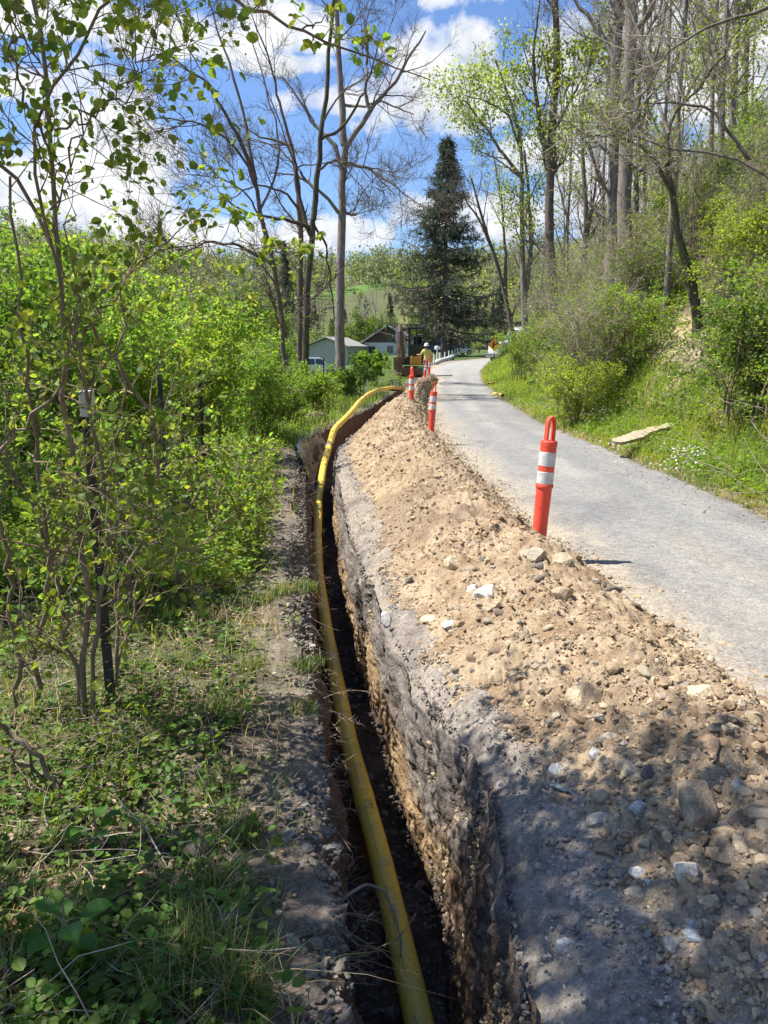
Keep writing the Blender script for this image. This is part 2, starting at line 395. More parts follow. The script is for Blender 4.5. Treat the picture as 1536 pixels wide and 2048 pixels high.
    cr = mixc(cr, [.44, .35, .235], sst(SL(Y)+.1, SL(Y)+.35, XR)*(1-sst(ER(Y)+.05, ER(Y)+.6, XR))*.9)
    ver = sst(-.1, .35, d+.25*nr)
    vc = np.zeros(XR.shape+(3,))+np.array([.115, .10, .055]); vc = mixc(vc, [.07, .12, .03], sst(-.3, .3, nA[:, e:]))
    vc = mixc(vc, [.22, .18, .13], np.exp(-((d-.15)/.22)**2)*.8)
    bankm = sst(1.0, 1.5, d)
    vc = mixc(vc, [.13, .105, .075], bankm*.9); vc = mixc(vc, [.08, .10, .03], bankm*sst(0, .5, nA[:, e:])*.7)
    # the bare tan slip in the bank
    px_, py_ = XR-5.75, YY[:, e:]-15.6
    slip = np.exp(-((px_/.95)**2+((py_)/1.7)**2)*1.0)
    vc = mixc(vc, [.48, .37, .25], sst(.35, .6, slip+.16*nr))
    vc = mixc(vc, [.13, .12, .06], sst(60, 110, YY[:, e:])*.9)
    cr = cr*(1-ver[..., None])+vc*ver[..., None]
    C[:, e:] = cr
    # the far hillside: open field and woodland floor
    fy = YY; field = sst(165, 190, fy)
    wood = np.maximum(sst(-.05, .15, fbm(X*.013, YY*.008, 0, 3, 96)+sst(300, 360, fy)*1.2-.12), np.maximum(sst(.05, .09, X/np.maximum(YY, 1)), sst(-.12, -.2, X/np.maximum(YY, 1))*.7))
    fc = np.zeros(X.shape+(3,))+np.array([.12, .21, .05]); fc = mixc(fc, [.26, .20, .12], sst(.38, .5, fbm(X*.03, YY*.015, 0, 3, 97))*.7)
    fc = mixc(fc, [.09, .15, .04], sst(-.1, .5, fbm(X*.11, YY*.05, 0, 3, 99))*.6); fc = mixc(fc, [.17, .22, .08], sst(.1, .5, fbm(X*.06, YY*.09, 0, 3, 100))*.6)
    fc = mixc(fc, [.12, .13, .06], wood)
    C = C*(1-field[..., None])+fc*field[..., None]
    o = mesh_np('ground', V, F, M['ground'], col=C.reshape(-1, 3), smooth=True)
    tag(o, kind='structure')
    return o
build_ground()

def build_heap():
    g = []; y = -3.6
    while y < .7: g.append(y); y += .03
    y = .7
    while y < 42: g.append(y); y *= 1.0052
    ys = np.array(g); Y = ys[:, None]
    t = np.linspace(-.03, 1.03, 190)[None, :]
    a = SL(ys)[:, None]-.08; b = ER(ys)[:, None]+.12
    X = a+(b-a)*t; Z = terrain(X, Y)-lip(X, Y+0*X)+heap(X, Y)-.02*(t < .03)
    Z = np.where((t < 0) | (t > 1), Z-.08, Z)
    NCc = X.shape[1]; YY = np.broadcast_to(Y, X.shape)
    X = X+.014*fbm(X*21, YY*21, 5, 3, 101); 
    i = np.arange(len(ys)-1)[:, None]*NCc+np.arange(NCc-1)[None, :]
    F = np.stack([i, i+1, i+1+NCc, i+NCc], -1).reshape(-1, 4)
    n1 = fbm(X*1.3, YY*1.3, 0, 4, 102); n2 = fbm(X*7, YY*7, 0, 4, 103)
    C = np.zeros(X.shape+(3,))+np.array([.385, .285, .185])
    C = mixc(C, [.455, .35, .235], sst(-.1, .4, n2)); C = mixc(C, [.30, .20, .12], sst(.0, .45, -n2)*.7)
    C = mixc(C, [.26, .19, .135], sst(.05, .45, n1)*.65)
    C = mixc(C, [.27, .235, .205], sst(2.6, 1.5, YY)*sst(.5, .1, t)*.7)
    C = mixc(C, [.30, .18, .12], sst(26, 33, YY)*.7)
    o = mesh_np('spoil_heap', np.stack([X, YY, Z], -1).reshape(-1, 3), F, M['spoil'], col=C.reshape(-1, 3), smooth=True)
    tag(o, 'long ridge of tan excavated soil between the trench and the gravel road', 'dirt pile')
build_heap()

def build_road():
    g = []; y = -58
    while y < .7: g.append(y); y += .5
    y = .7
    while y < 160: g.append(y); y *= 1.012
    ys = np.array(g); Y = ys[:, None]; t = np.linspace(0, 1, 110)[None, :]
    jl = .08*fbm(ys*1.5, 1, 0, 3, 111)+.05*fbm(ys*8, 1, 0, 2, 112); jr = .10*fbm(ys*1.1, 4, 0, 3, 113)+.04*fbm(ys*8, 4, 0, 2, 114)
    a = (RLf(ys)-.2+jl)[:, None]; b = (RRf(ys)+.12+jr)[:, None]
    X = a+(b-a)*t; z = terrain(X, Y)*0+roadz(Y)
    edge = np.minimum(t, 1-t)
    Z = z+.006+.03*np.sin(t*math.pi)+.010*fbm(X*1.2, Y*.5, 0, 3, 115)*sst(0, .1, edge)+.0035*fbm(X*30, Y*30, 0, 2, 116)-.05*sst(.03, 0, edge)
    NCc = X.shape[1]; YY = np.broadcast_to(Y, X.shape); TT = np.broadcast_to(t, X.shape)
    i = np.arange(len(ys)-1)[:, None]*NCc+np.arange(NCc-1)[None, :]
    F = np.stack([i, i+1, i+1+NCc, i+NCc], -1).reshape(-1, 4)
    n1 = fbm(X*2, YY*.8, 0, 4, 117); n2 = fbm(X*9, YY*9, 0, 3, 118)
    C = np.zeros(X.shape+(3,))+np.array([.275, .272, .27])
    C = mixc(C, [.35, .34, .32], sst(-.1, .5, n1))
    C = mixc(C, [.235, .235, .24], sst(.12, .5, n2)*.35)
    dE_ = X-ER(YY)-.05
    C = mixc(C, [.47, .375, .26], np.exp(-(np.clip(dE_, 0, 9)/(.38+.25*n1))**2)*.85*(YY < 46))
    C = mixc(C, [.42, .38, .32], np.exp(-np.clip(dE_-.1, 0, 9)/1.1)*.5)
    C = mixc(C, [.21, .175, .13], sst(.93, 1, TT+.05*n2)*.85)
    C = mixc(C, [.37, .355, .32], np.exp(-((TT-.75)/.10)**2)*.3*sst(0, .5, n1+.4))
    for wc in (.36, .68): C = mixc(C, [.235, .24, .25], np.exp(-((TT-wc-.02*n1)/.07)**2)*.55)
    C = mixc(C, [.40, .385, .35], np.exp(-((TT-.52)/.05)**2)*.5*sst(-.3, .4, n1))
    C = mixc(C, [.40, .34, .26], sst(.15, .5, fbm(X*1.1, YY*.35, 4, 4, 119))*sst(1.7, .2, dE_)*.6)
    C = mixc(C, [.19, .19, .195], sst(.22, .45, fbm(X*1.7, YY*.9, 9, 4, 120))*.45)
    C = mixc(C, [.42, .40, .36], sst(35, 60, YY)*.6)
    m = m_vcol('road_gravel', fine=55, mid=16, fvar=.5, bstr=.7, bdist=.02)
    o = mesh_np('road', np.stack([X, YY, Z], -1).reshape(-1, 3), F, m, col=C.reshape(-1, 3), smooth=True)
    tag(o, kind='structure')
build_road()

# ------------------------------------------------------------------ batches: stones, leaves, blades, tubes
def ico(sub):
    bm = bmesh.new(); bmesh.ops.create_icosphere(bm, subdivisions=sub, radius=1)
    v = np.array([x.co[:] for x in bm.verts]); f = np.array([[x.index for x in p.verts] for p in bm.faces]); bm.free(); return v, f
ICO1, ICO2, ICO3 = ico(1), ico(2), ico(3)
def rotm(n, tilt=math.pi):
    a = rng.uniform(0, 2*math.pi, n); b = rng.uniform(-tilt, tilt, n); c = rng.uniform(-tilt, tilt, n)
    def rz(t): z = np.zeros_like(t); o = z+1; return np.stack([np.stack([np.cos(t), -np.sin(t), z], -1), np.stack([np.sin(t), np.cos(t), z], -1), np.stack([z, z, o], -1)], -2)
    def rx(t): z = np.zeros_like(t); o = z+1; return np.stack([np.stack([o, z, z], -1), np.stack([z, np.cos(t), -np.sin(t)], -1), np.stack([z, np.sin(t), np.cos(t)], -1)], -2)
    def ry(t): z = np.zeros_like(t); o = z+1; return np.stack([np.stack([np.cos(t), z, np.sin(t)], -1), np.stack([z, o, z], -1), np.stack([-np.sin(t), z, np.cos(t)], -1)], -2)
    return rz(a) @ rx(b) @ ry(c)
def stones(pos, size, cols, tmpl=ICO1, flat=(.45, .8), jit=.28, tilt=.5):
    n = len(pos); v, f = tmpl; k = len(v)
    S = np.stack([rng.uniform(.75, 1.25, n), rng.uniform(.6, 1.0, n), rng.uniform(flat[0], flat[1], n)], -1)
    VV = v[None]*(1+rng.uniform(-jit, jit, (n, k, 1)))
    # cut a few planes for angular faces
    for _ in range(5):
        d = rng.normal(size=(n, 1, 3)); d /= np.linalg.norm(d, axis=-1, keepdims=True)
        h = rng.uniform(.45, .85, (n, 1, 1)); q = (VV*d).sum(-1, keepdims=True)
        VV = VV-d*np.clip(q-h, 0, None)
    VV = VV*S[:, None]*size[:, None, None]
    VV = np.einsum('nij,nkj->nki', rotm(n, tilt), VV)+pos[:, None]
    F = (f[None]+(np.arange(n)*k)[:, None, None]).reshape(-1, 3)
    return VV.reshape(-1, 3), F, np.repeat(cols, k, 0)
def stone_cols(n, kind='mix'):
    pal = np.array({'tan': [[.54, .41, .26], [.60, .48, .32], [.46, .34, .2], [.64, .53, .38]], 'grey': [[.31, .28, .24], [.39, .35, .30], [.24, .21, .175], [.46, .40, .33]],
                    'mix': [[.44, .32, .195], [.52, .40, .26], [.42, .31, .19], [.37, .28, .19], [.30, .21, .13], [.46, .34, .21], [.42, .35, .26], [.44, .33, .21]]}[kind])
    return pal[rng.integers(0, len(pal), n)]*rng.uniform(.75, 1.15, (n, 1))
class Bag:
    def __init__(s): s.V = []; s.F = {}; s.C = []; s.n = 0
    def add(s, V, F, C):
        s.V.append(V); s.C.append(np.broadcast_to(C, (len(V), 3)))
        for f in (F if isinstance(F, list) else [F]): s.F.setdefault(f.shape[1], []).append(f+s.n)
        s.n += len(V)
    def build(s, name, mat, parent=None, smooth=False):
        if not s.n: return None
        return mesh_np(name, np.concatenate(s.V), [np.concatenate(v) for v in s.F.values()], mat, parent, np.concatenate(s.C), smooth)

def resample(pts, K):
    pts = np.asarray(pts, float); seg = np.linalg.norm(np.diff(pts, axis=0), axis=1); t = np.concatenate([[0], np.cumsum(seg)]); q = np.linspace(0, t[-1], K)
    return np.stack([np.interp(q, t, pts[:, i]) for i in range(3)], 1)
def smooth_path(pts, K, it=2):
    p = resample(pts, K)
    for _ in range(it): p[1:-1] = (p[:-2]+2*p[1:-1]+p[2:])/4
    return p
def tubes(PT, RD, n):
    """PT (N,K,3), RD (N,K): tubes with n sides"""
    N, K, _ = PT.shape
    T = np.empty_like(PT); T[:, 1:-1] = PT[:, 2:]-PT[:, :-2]; T[:, 0] = PT[:, 1]-PT[:, 0]; T[:, -1] = PT[:, -1]-PT[:, -2]
    T /= np.linalg.norm(T, axis=-1, keepdims=True)+1e-9
    ref = np.where(np.abs(T[:, :1, 2:3]) > .9, np.array([1., 0, 0]), np.array([0, 0, 1.])); ref = np.broadcast_to(ref, T.shape)
    A = np.cross(T, ref); A /= np.linalg.norm(A, axis=-1, keepdims=True)+1e-9; B = np.cross(T, A)
    an = np.arange(n)*2*math.pi/n
    ring = PT[:, :, None]+RD[:, :, None, None]*(A[:, :, None]*np.cos(an)[None, None, :, None]+B[:, :, None]*np.sin(an)[None, None, :, None])
    V = ring.reshape(-1, 3)
    base = (np.arange(N)*K*n)[:, None, None]+(np.arange(K-1)*n)[None, :, None]
    j = np.arange(n)[None, None, :]; j2 = (j+1) % n
    F = np.stack(np.broadcast_arrays(base+j, base+j2, base+n+j2, base+n+j), -1).reshape(-1, 4)
    return V, F
def grow(PT, RD, n, ang, length, K=6, up=.1, wig=.18, t0=.25, t1=1.0, rf=.6, rend=.35, rmin=.003):
    N, KK, _ = PT.shape; pi = rng.integers(0, N, n); t = rng.uniform(t0, t1, n)*(KK-1); i = np.minimum(t.astype(int), KK-2); f = (t-i)[:, None]
    st = PT[pi, i]*(1-f)+PT[pi, i+1]*f; tan = PT[pi, i+1]-PT[pi, i]; tan /= np.linalg.norm(tan, axis=1, keepdims=True)+1e-9
    r0 = np.maximum((RD[pi, i]*(1-f[:, 0])+RD[pi, i+1]*f[:, 0])*rf, rmin)
    pr = rng.normal(size=(n, 3)); pr -= (pr*tan).sum(1, keepdims=True)*tan; pr /= np.linalg.norm(pr, axis=1, keepdims=True)+1e-9
    a = rng.uniform(ang[0], ang[1], n)[:, None]
    d = tan*np.cos(a)+pr*np.sin(a); ln = rng.uniform(length[0], length[1], n)*(1-.45*(t/(KK-1)))
    out = [st]; p = st
    for k in range(K-1):
        d = d+rng.normal(size=(n, 3))*wig+np.array([0, 0, up]); d /= np.linalg.norm(d, axis=1, keepdims=True)
        p = p+d*(ln/(K-1))[:, None]; out.append(p)
    Q = np.stack(out, 1); RQ = r0[:, None]*np.linspace(1, rend, K)[None, :]
    return Q, RQ
_h2 = [(.17, .12), (.29, .30), (.33, .50), (.27, .70), (.14, .88)]
LEAF6 = np.array([[0, 0, 0]]+[[-x, y, .05*x/.3] for x, y in _h2]+[[x, y, .05*x/.3] for x, y in _h2]+[[0, 1, -.08], [0, .12, -.005], [0, .30, -.015], [0, .50, -.02], [0, .70, -.03], [0, .88, -.055]])
LEAF6F = np.array([[0, 12, 1], [0, 6, 12], [11, 5, 16], [11, 16, 10]]); LEAF6Q = np.array([[1+i, 12+i, 13+i, 2+i] for i in range(4)]+[[12+i, 6+i, 7+i, 13+i] for i in range(4)])
def frames(d, nrm):
    d = d/(np.linalg.norm(d, axis=1, keepdims=True)+1e-9)
    x = np.cross(d, nrm); x /= np.linalg.norm(x, axis=1, keepdims=True)+1e-9; z = np.cross(x, d); return x, d, z
def leaves(bag, pos, size, cols, flat=.6, near=False, width=1.0, droop=0.0, d=None):
    n = len(pos)
    if d is None: d = rng.normal(size=(n, 3)); d[:, 2] = d[:, 2]*.5-droop
    nr = rng.normal(size=(n, 3))*(1-flat); nr[:, 2] += flat+.2
    x, y, z = frames(d, nr)
    if near:
        T = LEAF6*np.array([width*.85, 1, 2.0]); k = 17
        V = pos[:, None]+size[:, None, None]*(x[:, None]*T[None, :, :1]+y[:, None]*T[None, :, 1:2]+z[:, None]*T[None, :, 2:])
        o = (np.arange(n)*k)[:, None, None]
        bag.add(V.reshape(-1, 3), [(LEAF6F[None]+o).reshape(-1, 3), (LEAF6Q[None]+o).reshape(-1, 4)], np.repeat(cols, k, 0))
    else:
        T = np.array([[0, 0, 0], [-.32*width, .5, .06], [0, 1, -.05], [.32*width, .5, .06]])
        V = pos[:, None]+size[:, None, None]*(x[:, None]*T[None, :, :1]+y[:, None]*T[None, :, 1:2]+z[:, None]*T[None, :, 2:])
        bag.add(V.reshape(-1, 3), (np.array([[0, 1, 2, 3]])[None]+(np.arange(n)*4)[:, None, None]).reshape(-1, 4), np.repeat(cols, 4, 0))
def gcols(n, base, var=.22, hue=.13):
    b = np.array(base)[None]*np.exp(rng.normal(size=(n, 1))*var); b = b*(1+rng.normal(size=(n, 3))*np.array([hue, hue*.3, hue*.6])); return np.clip(b, .004, .9)
def along(PT, n, t0=.2, spread=.0):
    N, K, _ = PT.shape; pi = rng.integers(0, N, n); t = rng.uniform(t0, 1, n)*(K-1); i = np.minimum(t.astype(int), K-2); f = (t-i)[:, None]
    p = PT[pi, i]*(1-f)+PT[pi, i+1]*f
    return p+rng.normal(size=(n, 3))*spread, PT[pi, i+1]-PT[pi, i]
def blades(bag, pos, h, wd, cols, lean=.5, d=None, K=4):
    n = len(pos); a = rng.uniform(0, 2*math.pi, n); ld = np.stack([np.cos(a), np.sin(a), 0*a], 1) if d is None else d
    side = np.stack([-ld[:, 1], ld[:, 0], 0*a], 1); ln = np.abs(rng.normal(size=n))*lean+.1
    t = np.linspace(0, 1, K); V = []
    for k in range(K):
        c = pos+np.array([0, 0, 1.])*(h*t[k]*(1-.35*ln*t[k]**2))[:, None]+ld*(h*ln*t[k]**1.8)[:, None]
        wk = (wd*(1-t[k]**1.5))[:, None]*.5
        if k < K-1: V += [c-side*wk, c+side*wk]
        else: V += [c]
    V = np.stack(V, 1); kk = V.shape[1]; o = (np.arange(n)*kk)[:, None, None]
    q = np.array([[2*i, 2*i+1, 2*i+3, 2*i+2] for i in range(K-2)]); tr = np.array([[2*(K-2), 2*(K-2)+1, 2*(K-1)]])
    bag.add(V.reshape(-1, 3), [(q[None]+o).reshape(-1, 4), (tr[None]+o).reshape(-1, 3)], np.repeat(cols, kk, 0))
print('terrain done')
# ------------------------------------------------------------------ the yellow pipe
def m_pipe():
    m, t, b = mat_new('yellow_polyethylene')
    g = t.node('ShaderNodeTexCoord').outputs['Object']
    d = t.ramp(t.noise(7, 8, .7, g, .6), [(.42, 0.0), (.70, .8)])
    f = t.ramp(t.noise(40, 4, .6, g), [(.3, .88), (.7, 1.06)])
    t.link(t.mix(1.0, t.mix(d, (.78, .54, .05), (.46, .34, .13)), f, 'MULTIPLY'), b.inputs['Base Color'])
    b.inputs['Roughness'].default_value = .55; return m
M['pipe'] = m_pipe()
M['ink'] = m_simple('black_ink', (.03, .03, .025), .6)
PIPE = smooth_path([(.36, .0, -.93), (.30, 1.2, -.93), (.126, 2.57, -.92), (-.02, 3.5, -.92), (-.23, 4.65, -.90), (-.50, 6.5, -.88), (-.72, 8.2, -.84), (-.86, 9.7, -.74), (-.96, 11.2, -.52),
                    (-1.0, 12.8, -.26), (-.94, 14.6, .14), tuple(P(700, 827, 16.4)), tuple(P(718, 804, 18.5)), tuple(P(736, 789, 20.5)), tuple(P(755, 780, 23)), tuple(P(784, 775, 26)), (.75, 28.5, .2), (1.1, 30.5, .1)], 420, 6)
pipe = mesh_np('gas_pipe', *tubes(PIPE[None], np.full((1, 420), .057), 40), M['pipe'], smooth=True)
tag(pipe, 'long yellow plastic pipe winding along inside the open trench', 'pipe')
def pipe_at(i): return PIPE[i], (PIPE[min(i+1, 419)]-PIPE[max(i-1, 0)])/np.linalg.norm(PIPE[min(i+1, 419)]-PIPE[max(i-1, 0)])
def pipe_idx(Y): return int(np.argmin(np.abs(PIPE[:, 1]-Y)))
for Y, rr, ln, mt in ((4.05, .0605, .03, 'pipe'), (9.9, .061, .02, 'pipe'), (12.1, .063, .10, 'pipe'), (11.6, .061, .02, 'pipe'), (13.7, .064, .16, 'tape'), (15.1, .062, .03, 'pipe'), (19.5, .064, .1, 'tape')):
    if mt == 'tape' and 'tape' not in M: M['tape'] = m_simple('muddy_tape', (.20, .15, .09), .8)
    i = pipe_idx(Y); p, d = pipe_at(i); q = np.stack([p-d*ln/2, p-d*ln*.35, p+d*ln*.35, p+d*ln/2])
    mesh_np('coupling' if mt == 'pipe' else 'tape_wrap', *tubes(q[None], np.array([[.0565, rr, rr, .0565]]), 40), M[mt], pipe, smooth=False)
# printed lines running down the pipe
def ink(i0, i1, ang, wd=.0022):
    V = []; 
    for i in range(i0, i1+1):
        p, d = pipe_at(i); s = np.cross(d, [0, 0, 1]); s /= np.linalg.norm(s); u = np.cross(s, d)
        for e in (-1, 1):
            a = ang+e*wd/.057/2; V.append(p+(s*math.sin(a)+u*math.cos(a))*.0577)
    n = i1-i0; F = np.array([[2*k, 2*k+1, 2*k+3, 2*k+2] for k in range(n)]); return np.array(V), F
bg_ = Bag()
i = 8
while i < 330:
    st = 5+int(rng.integers(0, 3))
    V, F = ink(i, i+st, -.35); bg_.add(V, F, np.zeros(3)); V, F = ink(i, i+st+2, .95); bg_.add(V, F, np.zeros(3)); i += st+3
for k in range(24):
    r_, c_ = divmod(k, 8); i0 = pipe_idx(3.86); p, d = pipe_at(i0); s = np.cross(d, [0, 0, 1]); s /= np.linalg.norm(s); u = np.cross(s, d)
    if rng.random() < .25: continue
    a = -.28+.10*c_-.0; y0 = -.05+.035*r_+rng.uniform(-.004, .004)
    V = [p+d*(y0+dy)+(s*math.sin(a+da+dy*2)+u*math.cos(a+da+dy*2))*.0578 for dy, da in ((0, 0), (0, .05), (.022, .05), (.022, 0))]
    bg_.add(np.array(V), np.array([[0, 1, 2, 3]]), np.zeros(3))
bg_.build('printed_line', M['ink'], pipe)

# ------------------------------------------------------------------ orange delineator posts
M['orange'] = m_simple('orange_red_plastic', (.88, .085, .048), .45, var=.12, scale=5, dirt=(.5, .3, .2), dirt_amt=.25)
M['white_tape'] = m_simple('scuffed_white_reflective_tape', (.72, .72, .70), .4, var=.25, scale=18, dirt=(.35, .33, .30), dirt_amt=.5)
def lathe(prof, n=28):
    V = np.array([[r*math.cos(a), r*math.sin(a), z] for r, z in prof for a in np.arange(n)*2*math.pi/n])
    F = np.array([[i*n+j, i*n+(j+1) % n, (i+1)*n+(j+1) % n, (i+1)*n+j] for i in range(len(prof)-1) for j in range(n)]); return V, F
def ring_tube(pts, r, n=10, flat=1.0):
    V, F = tubes(np.array(pts)[None], np.full((1, len(pts)), r), n); return V, F
def copy_thing(o, **kw):
    c = o.copy(); COL.objects.link(c)
    for ch in list(o.children):
        d = ch.copy(); COL.objects.link(d); d.parent = c
        for g in list(ch.children):
            e = g.copy(); COL.objects.link(e); e.parent = d
    for k, v in kw.items():
        if k == 'label': c['label'] = v
        elif k == 'scale': c.scale = (v,)*3 if not hasattr(v, '__len__') else v
        else: setattr(c, k, v)
    return c
def make_post():
    t = empty('delineator_post', label='x', cat='traffic post', group='orange posts along the spoil heap')
    prof = [(.0, -.15), (.05, -.15), (.05, .0), (.0505, .44), (.0512, .443), (.0512, .449), (.0522, .452), (.0535, .58), (.060, .585), (.0615, .595), (.060, .606), (.0545, .609), (.0545, .70), (.0545, .86), (.056, .866), (.056, .895), (.052, .903), (.03, .906), (0, .906)]
    mesh_np('tube', *lathe(prof), M['orange'], t, smooth=False)
    for a, b in ((.614, .692), (.735, .825)):
        mesh_np('reflective_band', *lathe([(.0545, a-.002), (.0562, a), (.0562, b), (.0545, b+.002)]), M['white_tape'], t, smooth=False)
    # loop handle: a flat strap bent over
    pts = [(-.025, 0, .90), (-.025, 0, .95), (-.025, 0, 1.00), (-.023, 0, 1.03), (-.015, 0, 1.05), (0, 0, 1.062), (.015, 0, 1.05), (.023, 0, 1.03), (.025, 0, 1.0), (.025, 0, .95), (.025, 0, .90)]
    V, F = [], []
    for k, p in enumerate(pts):
        d = np.array(pts[min(k+1, 10)])-np.array(pts[max(k-1, 0)]); d = d/np.linalg.norm(d); nrm = np.array([-d[2], 0, d[0]])
        for (a, b) in ((-1, -1), (1, -1), (1, 1), (-1, 1)): V.append(np.array(p)+nrm*a*.0065+np.array([0, 1, 0])*b*.02)
    for k in range(10): F += [[4*k+j, 4*k+(j+1) % 4, 4*k+4+(j+1) % 4, 4*k+4+j] for j in range(4)]
    mesh_np('handle', np.array(V), np.array(F), M['orange'], t)
    return t
post = make_post()
PL = [((1071, 1137), 5.72, 3.6, 'nearest orange post with two white bands leaning at the heap edge', 18, 1.10),
      ((860, 892), 13.25, 3.4, 'second nearest orange post, leaning beside the gravel road', -15, 1.04),
      ((822, 840), 18.1, 0.6, 'upright orange post between the second post and the excavator', 60, 1.15),
      ((848, 770), 34.0, 5.5, 'left of the two far orange posts near the worker, leaning', 10, 1.05),
      ((857, 760), 38.5, 3.2, 'right of the two far orange posts standing by the worker', 80, 1.05)]
for k, (pp, Y, ln, lab, rz, sc) in enumerate(PL):
    o = post if k == 0 else copy_thing(post)
    o.location = (pxuv(*pp)[0]*Y, Y, CAMZ+pxuv(*pp)[1]*Y-.01); o['label'] = lab
    o.rotation_euler = (Matrix.Rotation(R(ln), 3, 'Y') @ Matrix.Rotation(R(rz), 3, 'Z')).to_euler(); o.scale = (sc,)*3

# ------------------------------------------------------------------ stones
def scatter_heap(n, ylo, yhi, power=2.0, smin=0, smax=1):
    u = rng.random(n); y = (ylo**(1-power)+(yhi**(1-power)-ylo**(1-power))*u)**(1/(1-power)) if power != 1 else ylo*(yhi/ylo)**u
    s = rng.uniform(smin, smax, n); x = SL(y)+(ER(y)-SL(y))*s; return x, y, s
bag = Bag()
x, y, s = scatter_heap(34000, 1.1, 41, 1.3, -.04, 1.05)
k = fbm(x*2.2, y*1.6, 0, 3, 141) > rng.uniform(-.45, .35, len(x)); x, y, s = x[k], y[k], s[k]
sz = np.clip(rng.lognormal(-4.75, .45, len(x)), .005, .03)*np.clip(1+(y-4)*.06, 1, 2.4)
bag.add(*stones(np.stack([x, y, surf(x, y)+sz*.1], 1), sz, stone_cols(len(x), 'mix')*np.where(rng.random((len(x), 1)) < .2, .7, 1)))
x, y, s = scatter_heap(3400, 1.1, 40, 1.1, -.02, 1.07)
k = fbm(x*1.6, y*1.2, 3, 3, 142) > rng.uniform(-.5, .3, len(x)); x, y, s = x[k], y[k], s[k]
sz = np.clip(rng.lognormal(-3.8, .35, len(x)), .014, .05)
bag.add(*stones(np.stack([x, y, surf(x, y)-sz*.05], 1), sz, stone_cols(len(x), 'mix'), ICO2, (.4, .8)))
# toe of the heap spilled on the road, and the lip of the bench
y = 1.5*(38/1.5)**rng.random(2200); x = ER(y)+np.abs(rng.normal(size=2200))*.12-.03
sz = np.clip(rng.lognormal(-4.5, .5, len(x)), .005, .035)
bag.add(*stones(np.stack([x, y, surf(x, y)+.02+sz*.1], 1), sz, stone_cols(len(x), 'mix')))
y = 1.1*(20/1.1)**rng.random(4500); x = Rtop(y)+.05+(SL(y)-Rtop(y))*rng.random(4500)**.6
sz = np.clip(rng.lognormal(-5.0, .45, len(x)), .003, .02)
bag.add(*stones(np.stack([x, y, surf(x, y)+sz*.05], 1), sz, stone_cols(len(x), 'grey')))
tag(bag.build('rubble', M['stone']), 'small stones and clods strewn over the spoil heap and bench', 'rubble', kind='stuff')
bag = Bag()
y = 1.2*(24/1.2)**rng.random(5600); x = Ltop(y)-.02-np.abs(rng.normal(size=5600))*(.17+.13*(y < 4))
sz = np.clip(rng.lognormal(-4.7, .5, len(x)), .004, .03)
bag.add(*stones(np.stack([x, y, surf(x, y)-.01+sz*.1], 1), sz, stone_cols(len(x), 'grey')*.62))
# stones in both walls and on the trench floor
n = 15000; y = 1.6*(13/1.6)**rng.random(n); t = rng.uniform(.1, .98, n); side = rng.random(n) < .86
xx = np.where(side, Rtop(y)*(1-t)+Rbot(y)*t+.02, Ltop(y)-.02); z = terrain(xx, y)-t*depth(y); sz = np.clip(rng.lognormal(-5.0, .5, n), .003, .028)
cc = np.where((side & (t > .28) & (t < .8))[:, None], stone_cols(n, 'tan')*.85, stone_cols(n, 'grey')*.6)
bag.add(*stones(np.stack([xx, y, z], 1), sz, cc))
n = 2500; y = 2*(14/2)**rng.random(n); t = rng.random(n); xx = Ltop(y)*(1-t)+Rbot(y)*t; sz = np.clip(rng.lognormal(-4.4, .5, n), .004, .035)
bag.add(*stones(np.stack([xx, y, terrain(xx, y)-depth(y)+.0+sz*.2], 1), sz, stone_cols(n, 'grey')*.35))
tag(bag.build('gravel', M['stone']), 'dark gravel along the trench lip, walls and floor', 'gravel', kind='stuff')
# loose gravel on the road
bag = Bag(); y = 3.2*(34/3.2)**rng.random(9000); t = rng.random(9000); t = np.where(rng.random(9000) < .5, t**2.2, t); x = ER(y)+.05+(RRf(y)-ER(y))*t
sz = np.clip(rng.lognormal(-5.1, .4, len(x)), .003, .016)
bag.add(*stones(np.stack([x, y, roadz(y)+.025+sz*.1], 1), sz, stone_cols(len(x), 'grey')*1.1))
tag(bag.build('loose_gravel', M['stone']), 'loose grey gravel scattered over the road', 'gravel', kind='stuff')

def big_rock(px, py, rpx, col, label, flat=(.6, .75), group=None, zoff=0.0, cuts=7, seed=None, stretch=(1, 1), side=1):
    """a single rock under a photograph pixel, resting on the surface there"""
    Y = 3.0
    for _ in range(40):
        u, v = pxuv(px, py); z = float(surf(np.array([u*Y]), np.array([Y]))[0]); Yn = (z-CAMZ)/v; Y = Y*.5+Yn*.5
    x = u*Y; r = rpx/FPX*Y*1.28
    v, f = ICO3; g = np.random.default_rng(seed or int(px*7+py))
    V = v*(1+.10*fbm(v[:, 0]*1.3+px, v[:, 1]*1.3, v[:, 2]*1.3, 3, 3)[:, None])
    for _ in range(cuts+6):
        d = g.normal(size=3); d /= np.linalg.norm(d); h = g.uniform(.42, .8); q = V@d; V = V-np.outer(np.clip(q-h, 0, None), d)
    V = V*(1+.035*fbm(v[:, 0]*5+px, v[:, 1]*5, v[:, 2]*5, 4, 4)[:, None])
    V = V*np.array([stretch[0], stretch[1], g.uniform(*flat)])*r
    C = np.array(col)[None]*(1+.25*fbm(v[:, 0]*3, v[:, 1]*3, v[:, 2]*3+px, 3, 6)[:, None])
    o = mesh_np('rock', V, f, M['stone'], col=np.clip(C, .02, 1), smooth=True)
    me = o.data; 
    for p in me.polygons: p.use_smooth = False
    o.location = (x, Y, z+r*.18+zoff); o.rotation_euler = (g.uniform(-.35, .35), g.uniform(-.35, .35), g.uniform(0, 6.28))
    tag(o, label, 'rock', group); return o
